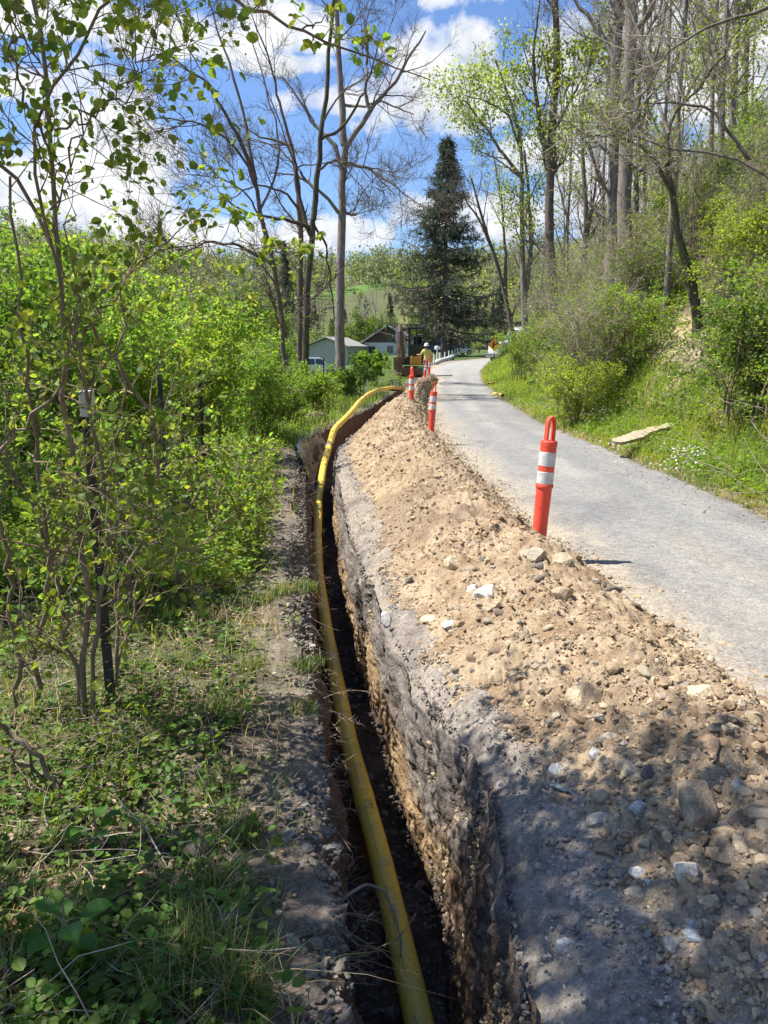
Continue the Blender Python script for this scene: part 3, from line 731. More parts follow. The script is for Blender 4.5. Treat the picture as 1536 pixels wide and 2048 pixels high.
TAN, TAN2, GRY, BRN, WHT, BLU, DRK = (.53, .41, .27), (.62, .50, .34), (.42, .38, .32), (.26, .18, .12), (.72, .69, .62), (.36, .38, .39), (.2, .18, .165)
ROCKS = [(972, 1190, 22, WHT, 'white pointed wedge of rock standing upright on the tan heap', (.9, 1.1)), (945, 1178, 15, WHT, 'small white rock touching the white pointed wedge', (.8, 1)),
 (906, 1255, 22, (.5, .47, .42), 'angular light grey rock at the left edge of the heap below the white wedge', (.5, .6)), (905, 1132, 20, TAN2, 'pale tan rock above the white pointed wedge', (.6, .8)),
 (985, 1215, 16, TAN, 'small brownish rock just below the white pointed wedge', (.6, .8)), (862, 1240, 17, TAN2, 'flat cream stone at the grey bench edge', (.4, .5)),
 (1068, 1118, 32, (.40, .35, .27), 'grey brown slab of rock at the foot of the nearest orange post', (.35, .5)), (1122, 1122, 24, (.45, .36, .24), 'brown blocky rock right of the slab by the nearest orange post', (.6, .7)),
 (1125, 1190, 20, TAN, 'tan rock half sunk in the heap below the slab', (.5, .7)), (1165, 1268, 22, BRN, 'dark brown thin slate stuck on edge in the heap', (.15, .2)),
 (1168, 1398, 36, TAN, 'large tan rock with a dark underside in the heap middle', (.7, .9)), (1160, 1440, 22, BRN, 'dark brown block beneath the large tan rock', (.5, .6)),
 (1402, 1392, 38, TAN2, 'big pale tan rock near the road edge at far right', (.6, .7)), (1408, 1612, 62, (.33, .26, .18), 'largest boulder, brown and half buried in the heap', (.7, .8)),
 (1213, 1702, 30, (.30, .21, .14), 'rounded brown rock below the grey round ones', (.8, .9)), (1262, 1543, 28, TAN2, 'chunky cream rock between the grey stones and the boulder', (.7, .8)),
 (1200, 1643, 24, GRY, 'grey rock directly above the rounded brown rock', (.7, .8)), (1155, 1628, 20, (.42, .34, .24), 'tan knobbly rock left of the grey rock', (.8, .9)),
 (1120, 1598, 20, (.42, .28, .17), 'rusty brown rock beneath the greenish slab', (.6, .8)), (1122, 1572, 24, (.33, .35, .31), 'flat greenish grey slab above the rusty brown rock', (.3, .4)),
 (1115, 1538, 19, (.40, .41, .40), 'grey triangular stone above the greenish slab', (.5, .7)), (1195, 1508, 19, (.42, .42, .40), 'light grey triangular stone left of the cream rock', (.5, .7)),
 (1272, 1625, 24, (.55, .54, .51), 'round pale grey rock left of the largest boulder', (.8, .9)), (1275, 1792, 23, TAN2, 'round cream rock below the two white stones', (.8, .9)),
 (1278, 1748, 19, (.66, .64, .6), 'rounded white stone above the round cream rock', (.8, .9)), (1298, 1764, 12, WHT, 'smallest white pebble touching the rounded white stone', (.8, .9)),
 (1368, 1738, 26, (.62, .58, .5), 'pale dusty rock below the largest boulder', (.8, 1)), (1392, 1868, 32, BLU, 'blue grey flat slab with sharp corners at lower right', (.35, .45)),
 (1345, 1890, 32, (.42, .39, .32), 'olive grey rock leaning under the blue grey slab', (.7, .9)), (1410, 1800, 26, TAN, 'tan angular rock above the blue grey slab', (.6, .8)),
 (1130, 1892, 24, (.50, .48, .44), 'pale rock half sunk in the dark bench at the bottom', (.5, .6)), (1330, 1395, 18, (.45, .33, .25), 'reddish brown rock left of the big pale tan rock', (.5, .6)),
 (1262, 1440, 22, (.40, .30, .22), 'pinkish brown slab in the upper heap', (.4, .5)), (1250, 1480, 20, (.33, .31, .29), 'dark grey flat stone above the cream rock', (.4, .5)),
 (1475, 1570, 26, (.38, .34, .28), 'grey brown rock at the right edge beside the boulder', (.6, .7)), (1490, 1690, 26, TAN, 'tan flat rock at the right edge below the boulder', (.5, .6)),
 (460, 1838, 42, (.34, .33, .30), 'large grey angular rock in the grass left of the trench', (.55, .65)), (445, 1888, 22, (.33, .36, .37), 'bluish grey rock just below the large angular rock', (.5, .6)),
 (588, 1880, 22, (.40, .38, .34), 'pale grey rock on the dark gravel left of the trench', (.7, .8)), (385, 1712, 38, (.20, .165, .13), 'dark brown rock lying in the grass on the left', (.6, .7)),
 (490, 1800, 26, (.30, .28, .25), 'dull grey rock behind the large angular rock', (.5, .6)), (505, 1742, 15, (.38, .34, .27), 'small tan rock in the grass above the dull grey rock', (.6, .8)),
 (578, 1668, 16, (.3, .28, .26), 'small grey rock at the trench lip on the left', (.6, .8)), (510, 1318, 24, (.25, .17, .12), 'brown flat rock tipped up on the left bank', (.3, .4)),
 (355, 1545, 26, (.27, .25, .22), 'flat grey rock under the weeds on the left', (.4, .5)), (772, 1240, 18, (.46, .44, .42), 'light grey stone poking out of the trench wall edge', (.6, .8)),
 (634, 842, 22, (.25, .21, .14), 'mossy earth covered boulder at the bend of the trench', (.6, .7))]
for r in ROCKS:
    big_rock(r[0], r[1], r[2], r[3], r[4], r[5], seed=int(r[0]*3+r[1]), zoff=-.01 if r[2] < 50 else -.05)
# more stones one could pick out of the heap
MID = 150; x, y, s = scatter_heap(MID, 1.5, 9, 1.6, .02, 1.0)
protos = []
for q in range(8):
    vv, ff, cc = stones(np.zeros((1, 3)), np.array([1.0]), np.array([[(.54, .41, .26), (.64, .54, .38), (.38, .27, .18), (.6, .48, .33), (.5, .43, .32), (.33, .26, .2), (.38, .35, .3), (.25, .22, .19)][q]]), ICO3, (.5, .8), .04, .0)
    me_o = mesh_np('stone', vv, ff, M['stone'], col=cc*(1+.2*fbm(vv[:, 0]*3, vv[:, 1]*3, vv[:, 2]*3, 3, q)[:, None])); protos.append(me_o)
for k in range(MID):
    o = protos[k] if k < 8 else protos[k % 8].copy()
    if k >= 8: COL.objects.link(o)
    r = float(np.clip(rng.lognormal(-3.5, .3), .02, .055)); o.scale = (r, r*rng.uniform(.8, 1.1), r*rng.uniform(.8, 1.2))
    o.location = (x[k], y[k], float(surf(x[k:k+1], y[k:k+1])[0])+r*.1); o.rotation_euler = (rng.uniform(-.5, .5), rng.uniform(-.5, .5), rng.uniform(0, 6.3))
    kd = ['tan', 'cream', 'brown', 'pale tan', 'buff', 'dull brown', 'grey', 'dark grey'][k % 8]; o.name = 'stone'
    wh = 'at the bottom right of the heap' if y[k] < 2.4 else 'around the largest boulder' if y[k] < 3.4 else 'below the white pointed wedge' if y[k] < 4.6 else 'near the slab by the nearest orange post' if y[k] < 6.4 else 'beyond the nearest orange post'
    tag(o, 'loose %s stone on the spoil heap %s' % (kd, wh), 'stone', 'loose stones on the spoil heap')

# ------------------------------------------------------------------ roots in the left wall
bag = Bag(); n = 150; y = 1.9*(13/1.9)**rng.random(n); x = Ltop(y)-.04; z = terrain(x, y)-rng.uniform(.04, .45, n)
a0 = np.stack([x, y, z], 1); d = np.stack([rng.uniform(.4, 1, n), rng.normal(size=n)*.5, rng.uniform(-.7, .25, n)], 1)
p = a0; pts = [p]; L_ = rng.uniform(.08, .34, n)
for k in range(6): d = d+rng.normal(size=(n, 3))*.35-np.array([0, 0, .08]); d /= np.linalg.norm(d, axis=1, keepdims=True); p = p+d*(L_/6)[:, None]; pts.append(p)
PR = np.stack(pts, 1); RR_ = rng.uniform(.0015, .004, n)[:, None]*np.linspace(1, .35, 7)[None]
V, F = tubes(PR, RR_, 4); bag.add(V, F, np.array([.3, .22, .15]))
PQ, RQ = grow(PR, RR_, 900, (.4, 1.2), (.03, .13), 5, -.05, .4, .2, 1, .6, .3, .0008); V, F = tubes(PQ, RQ, 3); bag.add(V, F, np.array([.33, .25, .17]))
tag(bag.build('roots', m_vcol('root', fvar=.2)), 'thin torn roots sticking out of the left trench wall', 'roots', kind='stuff')
def root(pts, r, label):
    p = smooth_path(pts, 14, 1); p = p+rng.normal(size=p.shape)*.004
    t = mesh_np('root', *tubes(p[None], (np.linspace(1, .4, 14)*r)[None], 6), M['twig_pale'], smooth=True)
    q, rq = grow(p[None], (np.linspace(1, .4, 14)*r)[None], 26, (.4, 1.1), (.03, .09), 5, 0, .4, .55, 1, .5, .3, .0008)
    mesh_np('rootlet', *tubes(q, rq, 3), M['twig_pale'], t)
    tag(t, label, 'root')
root([(-.17, 2.35, -.28), (-.06, 2.5, -.30), (.03, 2.55, -.42), (.07, 2.5, -.62)], .007, 'thick broken root arching out over the yellow pipe near the bottom')
root([(-.40, 3.75, -.22), (-.30, 3.85, -.28), (-.22, 3.9, -.36), (-.14, 3.95, -.42)], .005, 'tangled root reaching across the pipe above its printed mark')
root([(-.46, 4.3, -.10), (-.36, 4.4, -.18), (-.29, 4.5, -.25)], .0045, 'bushy root hanging at the trench lip above the pipe')

# black plastic sheet in the bend of the trench
m, t_, b_ = mat_new('black_plastic'); b_.inputs['Base Color'].default_value = (.035, .035, .04, 1); b_.inputs['Roughness'].default_value = .28
M['plastic'] = m
ss, tt = np.meshgrid(np.linspace(0, 1, 60), np.linspace(0, 1, 34), indexing='ij'); yy = 11.4+4.4*ss
xt = Ltop(yy)-.16+.27*tt**.7+.035*fbm(ss*9, tt*5, 0, 3, 161)
zz = terrain(Ltop(yy)-.1, yy)+.05+.05*np.sin(ss*3.0)-.80*sst(.1, 1, tt)*(1-.3*ss)+.04*fbm(ss*14, tt*8, 0, 3, 162)
gi = np.arange(59)[:, None]*34+np.arange(33)[None]
sh = mesh_np('plastic_sheet', np.stack([xt, yy, zz], -1).reshape(-1, 3), np.stack([gi, gi+1, gi+35, gi+34], -1).reshape(-1, 4), M['plastic'], smooth=True)
sm = sh.modifiers.new('thick', 'SOLIDIFY'); sm.thickness = .004
tag(sh, 'glossy black plastic sheet draped down the left wall of the trench', 'plastic sheet')
#@@SECTION3
# ------------------------------------------------------------------ trees and shrubs
def limb_set(specs, K=14, wob=.0, drop=True):
    """specs: list of (px path, Y or (Y0, Y1), r0, r1) -> (N,K,3), (N,K)"""
    PT, RD = [], []
    for path, Y, r0, r1 in specs:
        Ys = np.linspace(Y[0], Y[1], len(path)) if isinstance(Y, tuple) else np.full(len(path), float(Y))
        p = smooth_path([P(a, b, yy) for (a, b), yy in zip(path, Ys)], K, 1)
        p[1:] += rng.normal(size=(K-1, 3))*wob
        PT.append(p); RD.append(np.linspace(r0, r1, K))
    b = PT[0][0]; g_ = float(terrain(b[:1], b[1:2])[0])
    if drop and b[2] > g_:      # carry the trunk down into the ground it stands on
        c = PT[0]; q = np.concatenate([[[b[0]-(c[2, 0]-b[0])*.3, b[1], g_-.3]], c]); PT[0] = resample(q, K); RD[0] = np.interp(np.linspace(-.15, 1, K), [-.15, 0, 1], [specs[0][2]*1.15, specs[0][2], specs[0][3]])
    return np.array(PT), np.array(RD)
def plant_tree(name, label, cat, PT, RD, bark, levels, leaf=None, sides=10, group=None, loc=None, twigmat=None):
    """PT/RD limbs in world space; levels = list of grow() kwargs; leaf = dict"""
    base = PT[0][0].copy()
    t = empty(name, tuple(base), 0, label, cat, group)
    PT = PT-base
    V, F = tubes(PT, RD, sides)
    V = V+ (fbm(V[:, 0]*9, V[:, 1]*9, V[:, 2]*2.5, 3, 171)*.08*RD.max())[:, None]*np.array([1, 1, 0])
    mesh_np('trunk', V, F, bark, t, smooth=True)
    cur, cr = PT, RD; bag = Bag(); allp = []
    for i, lv in enumerate(levels):
        lv = dict(lv); sd = lv.pop('sides', 4)
        cur, cr = grow(cur, cr, **lv); V, F = tubes(cur, cr, sd); bag.add(V, F, np.zeros(3)); allp.append((cur, cr))
    lb = Bag()
    bag.build('branches', twigmat or bark, t, smooth=False)
    if leaf:
        src = allp[-1][0]
        p, d = along(src, leaf['n'], leaf.get('t0', .3), leaf.get('spread', .02))
        if leaf.get('mask') is not None:
            k = leaf['mask'](p+base); p, d = p[k], d[k]
        n = len(p); d = d/(np.linalg.norm(d, axis=1, keepdims=True)+1e-9)+rng.normal(size=(n, 3))*.9
        cl = fbm(p[:, 0]*leaf.get('cf', 1.2), p[:, 1]*leaf.get('cf', 1.2), p[:, 2]*leaf.get('cf', 1.2), 2, 172)
        c = gcols(n, leaf['col'], leaf.get('var', .22)); c = c*(1+.35*cl[:, None])
        leaves(lb, p, rng.uniform(*leaf['size'], n), c, leaf.get('flat', .5), leaf.get('near', False), leaf.get('width', 1.0), d=d)
        lb.build('foliage', leaf.get('mat', M['leaf']), t, smooth=False)
    return t

def ang(a, b): return (R(a), R(b))
# -- the bare trees in the middle
walnut_levels = [dict(n=26, ang=ang(30, 65), length=(1.6, 4.2), K=8, up=.06, wig=.16, t0=.35, rf=.45, rend=.3, rmin=.015, sides=5),
                 dict(n=230, ang=ang(25, 65), length=(.7, 2.0), K=7, up=.05, wig=.2, t0=.2, rf=.5, rend=.3, rmin=.008, sides=4),
                 dict(n=2600, ang=ang(20, 65), length=(.3, 1.1), K=6, up=.08, wig=.26, t0=.15, rf=.55, rend=.35, rmin=.0055, sides=3)]
PT, RD = limb_set([([(680, 765), (679, 640), (681, 500), (684, 380), (688, 290)], 38, .25, .15), ([(688, 290), (683, 200), (678, 100), (668, -40), (660, -200)], 38, .17, .05),
                   ([(690, 300), (712, 262), (738, 225), (760, 195), (800, 150), (850, 60)], (38, 37), .13, .035), ([(684, 345), (670, 285), (640, 265), (600, 200), (560, 150)], (38, 39), .12, .03),
                   ([(682, 430), (640, 380), (590, 350), (540, 345)], (38, 36), .09, .02), ([(684, 330), (740, 335), (800, 380), (850, 420)], (38, 36), .08, .02),
                   ([(683, 420), (700, 428), (712, 430)], 38, .09, .05), ([(742, 222), (730, 190), (735, 120), (728, 40)], 37, .09, .03), ([(688, 210), (720, 215), (760, 200), (830, 230)], (38, 37), .07, .02)], wob=.03)
lv = [dict(l) for l in walnut_levels]; lv[0]['n'] = 40
plant_tree('bare_tree', 'tall bare walnut tree with straight grey trunk and forked right limb', 'tree', PT, RD, M['bark_grey'], lv, twigmat=M['bark_dark'])
PT, RD = limb_set([([(610, 800), (611, 700), (614, 600), (620, 500), (627, 440)], 27, .125, .10), ([(627, 440), (634, 350), (645, 240), (655, 140), (666, 20), (672, -120)], 27, .10, .04),
                   ([(622, 470), (604, 430), (590, 340), (580, 285), (545, 285), (480, 250)], (27, 28), .09, .02), ([(640, 280), (690, 250), (730, 180), (760, 90)], (27, 26), .06, .015),
                   ([(620, 455), (580, 440), (520, 435), (440, 400)], (27, 26), .07, .015), ([(631, 380), (600, 340), (560, 300), (500, 270)], (27, 28.5), .05, .012), ([(636, 340), (660, 320), (720, 330), (780, 345)], (27, 26), .045, .012),
                   ([(628, 450), (650, 480), (660, 560), (668, 640)], (27, 27.5), .045, .02)], wob=.03)
plant_tree('bare_tree', 'bare dark tree with a mossy vine wrapped trunk leaning right, just left of the walnut', 'tree', PT, RD, M['bark_moss'], walnut_levels, twigmat=M['bark_dark'],
           leaf=dict(n=1200, size=(.06, .12), col=(.13, .19, .04), spread=.1, mask=lambda p: (p[:, 2] < 3.2) | (rng.random(len(p)) < .04)))
PT, RD = limb_set([([(572, 740), (563, 620), (548, 540), (522, 420), (507, 345)], 24, .09, .055), ([(507, 345), (480, 280), (440, 210), (400, 150), (330, 100), (290, 90)], (24, 23), .065, .012),
                   ([(515, 380), (480, 300), (420, 255), (350, 235), (270, 245)], (24, 22), .045, .012), ([(530, 450), (500, 390), (450, 360), (400, 350)], (24, 23), .035, .01),
                   ([(512, 360), (490, 230), (460, 130), (430, 40), (400, -80)], (24, 25), .055, .015), ([(545, 530), (480, 490), (410, 480), (330, 530)], (24, 22), .05, .012), ([(520, 420), (560, 330), (555, 250), (520, 130), (480, 20)], (24, 25), .04, .01)], wob=.03)
lv = [dict(l) for l in walnut_levels]; lv[0]['n'] = 26; lv[1]['n'] = 260; lv[2]['n'] = 2600
plant_tree('bare_tree', 'bare dark tree leaning left with arching limbs over the green bushes', 'tree', PT, RD, M['bark_dark'], lv)
PT, RD = limb_set([([(600, 720), (600, 560), (604, 430), (590, 330), (583, 290)], 29, .12, .07), ([(583, 290), (560, 220), (540, 120), (500, 20)], 29, .06, .015), ([(604, 430), (570, 380), (500, 370), (430, 420)], (29, 27), .05, .012)], wob=.03)
plant_tree('bare_tree', 'thin bare tree behind the vine wrapped one with a bent crown', 'tree', PT, RD, M['bark_dark'], [dict(l, n=int(l['n']*.5)) for l in walnut_levels])

# -- spruce
def spruce(loc, H, Rm, label, name='spruce_tree', n=4200, group=None):
    t = empty(name, tuple(loc), 0, label, 'conifer', group)
    z = np.linspace(0, H, 20); trunk = np.stack([z*0, z*0, z], 1)
    V, F = tubes(trunk[None], np.linspace(.42, .03, 20)[None]*H/24, 8); mesh_np('trunk', V, F, M['bark_dark'], t, smooth=True)
    B, LF = Bag(), Bag(); nb = 270
    f = rng.uniform(.07, .995, nb)**.9; a = rng.uniform(0, 6.28, nb); zz = f*H; L_ = Rm*np.clip((1-f)**.95, .03, 1)*(.55+.5*rng.random(nb))
    s = np.linspace(0, 1, 8)[None]; dr = .34
    rad = L_[:, None]*s; hz = zz[:, None]+L_[:, None]*(-dr*s+.36*s**2.4)*(1-.8*(f[:, None] > .86))
    PB = np.stack([np.cos(a)[:, None]*rad, np.sin(a)[:, None]*rad, hz], -1); PB += rng.normal(size=PB.shape)*.07
    RB = np.linspace(1, .25, 8)[None]*(.02+.012*L_[:, None]); V, F = tubes(PB, RB, 4); B.add(V, F, np.zeros(3))
    S2, R2 = grow(PB, RB, n, ang(30, 70), (.35*Rm/9.6, 1.25*Rm/9.6), 5, -.22, .15, .15, 1, .5, .3, .01)
    S2[:, :, 2] -= 0
    V, F = tubes(S2, R2, 3); B.add(V, F, np.zeros(3)); B.build('branches', M['bark_dark'], t)
    p, d = along(S2, int(n*7.5), 0, .05); m = len(p)
    d = d/(np.linalg.norm(d, axis=1, keepdims=True)+1e-9)+rng.normal(size=(m, 3))*.6; d[:, 2] -= .45
    cl = fbm(p[:, 0]*.8, p[:, 1]*.8, p[:, 2]*.8, 2, 181); c = gcols(m, (.07, .095, .062), .25, .12)*(1+.45*cl[:, None])
    leaves(LF, p, rng.uniform(.16, .36, m), c, .2, False, .42, d=d)
    LF.build('foliage', M['needle'], t); return t
u = pxuv(888, 715)[0]
spruce((u*95, 95, float(terrain(u*95, 95.0))), 24.2, 11.5, 'tall dark spruce tree with drooping boughs behind the parked cars', n=9000)
spruce((-14.5, 118, float(terrain(-14.5, 118.0))), 19.5, 4.4, 'slim dark evergreen far behind the bare trees on the left', n=2200)

# -- trees on the right bank
def thin_levels(k=1.0, L=1.0):
    return [dict(n=int(34*k), ang=ang(25, 60), length=(1.2*L, 3.4*L), K=7, up=.10, wig=.15, t0=.25, rf=.42, rend=.3, rmin=.012, sides=4),
            dict(n=int(260*k), ang=ang(25, 65), length=(.5*L, 1.6*L), K=6, up=.08, wig=.2, t0=.15, rf=.5, rend=.3, rmin=.006, sides=3),
            dict(n=int(1300*k), ang=ang(20, 65), length=(.2*L, .8*L), K=5, up=.06, wig=.28, t0=.1, rf=.6, rend=.4, rmin=.004, sides=3)]
def tree_px(label, specs, bark, k=1.0, L=1.0, leaf=None, name='bare_tree', group=None, tw=None):
    PT, RD = limb_set(specs, wob=.02)
    return plant_tree(name, label, 'tree', PT, RD, bark, thin_levels(k, L), leaf, group=group, twigmat=tw)
YG = (.16, .21, .045); PG = (.26, .33, .12)
tree_px('thick dark trunk at right, left one of a close pair rising out of the picture', [([(1222, 520), (1226, 400), (1230, 250), (1232, 100), (1238, -60), (1240, -260)], 23, .17, .11), ([(1232, 130), (1200, 60), (1150, 0), (1090, -80)], (23, 24), .08, .03)], M['bark_grey'], .7, leaf=dict(n=900, size=(.05, .1), col=YG, spread=.08))
tree_px('thickest trunk at right with peeling bark, right one of a close pair', [([(1247, 520), (1250, 400), (1254, 250), (1258, 110), (1266, -40), (1275, -260)], 22, .20, .13), ([(1262, 70), (1290, 40), (1320, -10), (1350, -90)], (22, 21), .09, .04), ([(1252, 280), (1290, 200), (1340, 150), (1380, 60)], (22, 21), .05, .02)], M['bark_grey'], .7)
tree_px('dark trunk standing behind the white truck with yellow green leaves high up', [([(1108, 640), (1100, 520), (1098, 380), (1105, 240), (1116, 120), (1110, -20), (1100, -160)], 34, .22, .10), ([(1100, 330), (1075, 230), (1065, 110), (1080, 0)], (34, 33), .11, .03), ([(1102, 280), (1150, 180), (1190, 120)], (34, 33), .08, .02)], M['bark_dark'], 1.0, 1.1,
        leaf=dict(n=5200, size=(.10, .19), col=(.17, .22, .04), spread=.14, mask=lambda p: (p[:, 2] > 5.5) & (p[:, 2] < 13.5)))
tree_px('double trunk tree beside the white truck with pale green budding leaves', [([(1052, 700), (1046, 560), (1044, 420), (1046, 330), (1038, 250), (1010, 170), (990, 120)], 42, .17, .05), ([(1046, 640), (1062, 500), (1060, 420), (1048, 300)], (42, 42), .13, .06), ([(1046, 360), (1000, 300), (960, 240), (930, 200)], (42, 40), .10, .03), ([(1042, 300), (1020, 230), (970, 200), (925, 190)], (42, 40), .08, .02), ([(1046, 360), (1010, 330), (980, 310), (950, 300)], (42, 41), .05, .02)], M['bark_grey'], 1.1, 1.25,
        leaf=dict(n=6500, size=(.10, .2), col=PG, spread=.22, mask=lambda p: (p[:, 2] > 7) & ((p[:, 0] > .105*p[:, 1]) | (p[:, 2] > 12.2))))
tree_px('bare forked tree leaning left beside the spruce', [([(1030, 690), (1012, 600), (992, 520), (975, 470), (955, 400), (940, 350)], 48, .16, .05), ([(985, 500), (960, 440), (930, 400), (915, 330)], (48, 47), .08, .02), ([(1012, 600), (1010, 480), (1000, 380), (985, 300)], (48, 48), .12, .03)], M['bark_dark'], .7, 1.2)
tree_px('slanting dark trunk half way up the right bank', [([(1165, 560), (1175, 440), (1166, 330), (1160, 230), (1180, 120)], 30, .12, .04), ([(1175, 470), (1190, 380), (1200, 300)], (30, 30), .07, .02)], M['bark_dark'], .6)
tree_px('vine tangled leaning tree above the bare earth slip', [([(1395, 640), (1378, 560), (1358, 470), (1345, 390), (1335, 330)], 15.5, .10, .05), ([(1345, 390), (1300, 300), (1240, 270), (1150, 270)], (15.5, 15), .04, .012), ([(1335, 330), (1340, 240), (1420, 150), (1500, 30)], (15.5, 14), .03, .012)], M['bark_moss'], 1.0, .55,
        leaf=dict(n=3400, size=(.04, .08), col=YG, spread=.10), tw=M['twig'])
tree_px('long bare branch tree reaching left across the top right', [([(1620, 420), (1500, 320), (1380, 300), (1290, 290), (1210, 245), (1130, 240)], (12, 14), .03, .008), ([(1500, 320), (1420, 220), (1330, 200), (1240, 230)], (12.6, 13), .03, .008), ([(1640, 0), (1500, 20), (1400, 60), (1330, 110), (1290, 190)], (12, 13), .032, .008)], M['bark_dark'], .45, .6, tw=M['twig'])
for k, (xx, y0, Y, r, lab) in enumerate([(1445, 330, 27, .17, 'left trunk of the four slim trees at the top right'), (1466, 330, 29, .2, 'second from left of the four slim trees at the top right'), (1425, 340, 33, .16, 'farthest of the four slim trees at the top right'), (1490, 300, 30, .19, 'rightmost of the four slim trees at the top right'),
                                         (1330, 420, 32, .12, 'slim grey tree right of the thick trunk pair'), (1290, 440, 36, .13, 'slender tree just right of the thick trunk pair'), (1205, 560, 36, .12, 'slender tree left of the thick trunk pair'), (1135, 600, 44, .14, 'thin dark tree right of the trunk behind the truck')]):
    tree_px(lab, [([(xx-6, y0+120), (xx-3, y0), (xx, y0-150), (xx+8, y0-300), (xx+14, y0-520)], Y, r*.72, r*.28), ([(xx, y0-160), (xx-20, y0-240), (xx-50, y0-330)], (Y, Y+1), r*.4, .02)], M['bark_grey'], .55, leaf=dict(n=700, size=(.06, .12), col=YG, spread=.1))

# -- slim trees copied over the hillside and the far side of the valley
def proto_tree(h, r, label, leaf=None, bark='bark_grey', k=.55, name='slender_tree', group='bare trees on the wooded slope', tw=None, lean=.06):
    z = np.linspace(0, h, 14); g = rng.normal(size=(14, 2))*.04; g = np.cumsum(g, 0)*h/14
    pt = np.stack([g[:, 0]+z*lean, g[:, 1], z], 1)
    PT = [pt]; RD = [np.linspace(r, .015, 14)]
    for q in range(3):
        i = int(rng.integers(4, 9)); a = rng.uniform(0, 6.28); ln = h*rng.uniform(.3, .5); s = np.linspace(0, 1, 14)
        PT.append(pt[i]+np.stack([np.cos(a)*ln*.5*s, np.sin(a)*ln*.5*s, ln*s**1.1], 1)); RD.append(np.linspace(r*.5, .012, 14))
    return plant_tree(name, label, 'tree', np.array(PT), np.array(RD), M[bark], thin_levels(k, h/11), leaf, sides=7, group=group, twigmat=tw)
def scatter_copies(protos, spots, labels, smin=.8, smax=1.25, sink=.15, where=None, order=None):
    used = set()
    for k, (x, y) in enumerate(spots):
        q = (order[k % len(order)] if order else k % len(protos)); o = protos[q] if q not in used else copy_thing(protos[q]); used.add(q)
        o['label'] = labels[q] if where is None else where(labels[q], x, y)
        o.location = (x, y, float(terrain(np.array([x]), np.array([y]))[0])-sink); o.rotation_euler = (rng.uniform(-.05, .05), rng.uniform(-.05, .05), rng.uniform(0, 6.28)); s = rng.uniform(smin, smax); o.scale = (s, s, s*rng.uniform(.9, 1.12))
        if where is not None: o['label'] = ('small ' if s < smin+.33*(smax-smin) else 'large ' if s > smin+.67*(smax-smin) else '')+o['label']
labs = ['bare grey slender tree on the wooded slope', 'bare slender tree with many pale twigs on the wooded slope', 'slender tree with sparse yellow green leaves on the wooded slope', 'dark slender bare tree on the wooded slope', 'slender tree with pale green new leaves on the wooded slope']
pr = [proto_tree(13, .095, labs[0], tw=M['twig'], k=.9), proto_tree(10, .075, labs[1], tw=M['twig_pale'], k=1.1), proto_tree(11, .08, labs[2], leaf=dict(n=2600, size=(.08, .16), col=(.20, .25, .06), spread=.12), k=.5),
      proto_tree(14, .10, labs[3], bark='bark_dark', k=.8, tw=M['twig']), proto_tree(12, .09, labs[4], leaf=dict(n=3200, size=(.10, .18), col=(.27, .33, .11), spread=.15), k=.5, tw=M['twig'])]
spots = []
while len(spots) < 66:
    y = rng.uniform(17, 88)
    x = RRf(y)+2.5+rng.random()*(10+.35*y)+(2 if y > 60 else 0)
    px_ = x/y
    if px_ < .16 or px_ > .75: continue
    if y > 25 and px_ < .185: continue
    spots.append((float(x), float(y)))
def where_slope(l, x, y):
    l = l.replace(' on the wooded slope', '')
    return l+(' above the earth slip' if y < 30 else ' between earth slip and truck' if y < 50 else ' on the slope behind the truck')+(', low down' if x-RRf(y) < 8 else ', high up')
for k in range(90):
    y = rng.uniform(70, 190); x = y*rng.uniform(.11, .72)
    if x > RRf(y)+3 or x/y > .3 or y > 125: spots.append((float(x), float(y)))
scatter_copies(pr, spots, labs, where=where_slope)
# along the valley on the left and behind the houses
labs2 = ['round topped tree with fresh green leaves beyond the houses', 'bare grey tree in the valley beyond the fence', 'small pale green tree in the valley beyond the fence', 'dark evergreen tree in the valley beyond the fence']
def leafy(h, label, col, n=5200, size=(.18, .34), w_=1.0, name='valley_tree'):
    z = np.linspace(0, h*.8, 14); pt = np.stack([z*.02, 0*z, z], 1)
    PT = [pt]; RD = [np.linspace(.2, .03, 14)]
    for q in range(7):
        i = 2+q; a = rng.uniform(0, 6.28); ln = h*rng.uniform(.25, .45)*w_; s = np.linspace(0, 1, 14)
        PT.append(pt[i]+np.stack([np.cos(a)*ln*s, np.sin(a)*ln*s, ln*.8*s**1.2], 1)); RD.append(np.linspace(.09, .012, 14))
    return plant_tree(name, label, 'tree', np.array(PT), np.array(RD), M['bark_dark'], thin_levels(.6, h/9), dict(n=n, size=size, col=col, spread=.3, cf=.6, mat=M['leaf_far']), sides=6, group='trees in the valley')
pv = [leafy(8, labs2[0], (.11, .17, .03)), proto_tree(11, .14, labs2[1], name='valley_tree', group='trees in the valley', tw=M['twig']), leafy(7, labs2[2], (.24, .31, .12), 2600, (.12, .24), name='valley_tree'), spruce((0, 0, 0), 11, 3.2, labs2[3], 'valley_conifer', 900, 'trees in the valley')]
spots = []
for k in range(100):
    if len(spots) >= 54: break
    y = rng.uniform(95, 200); px_ = rng.uniform(-.47, -.02); x = px_*y
    if 95 < y < 135 and px_ > -.11: continue
    spots.append((x, y))
spots += [(float(a_*b_), float(b_)) for a_, b_ in zip(rng.uniform(-.26, .02, 22), rng.uniform(140, 215, 22))]
spots += [(9, 150), (14, 155), (18, 150), (22, 160), (4, 165), (24, 140), (29, 150), (20, 138), (-6, 140), (-3, 150), (34, 130), (38, 140), (-25, 60), (-18, 55), (-30, 75), (-22, 80), (-13, 72), (-35, 60), (-16, 90)]
scatter_copies(pv, spots, labs2, .75, 1.3)

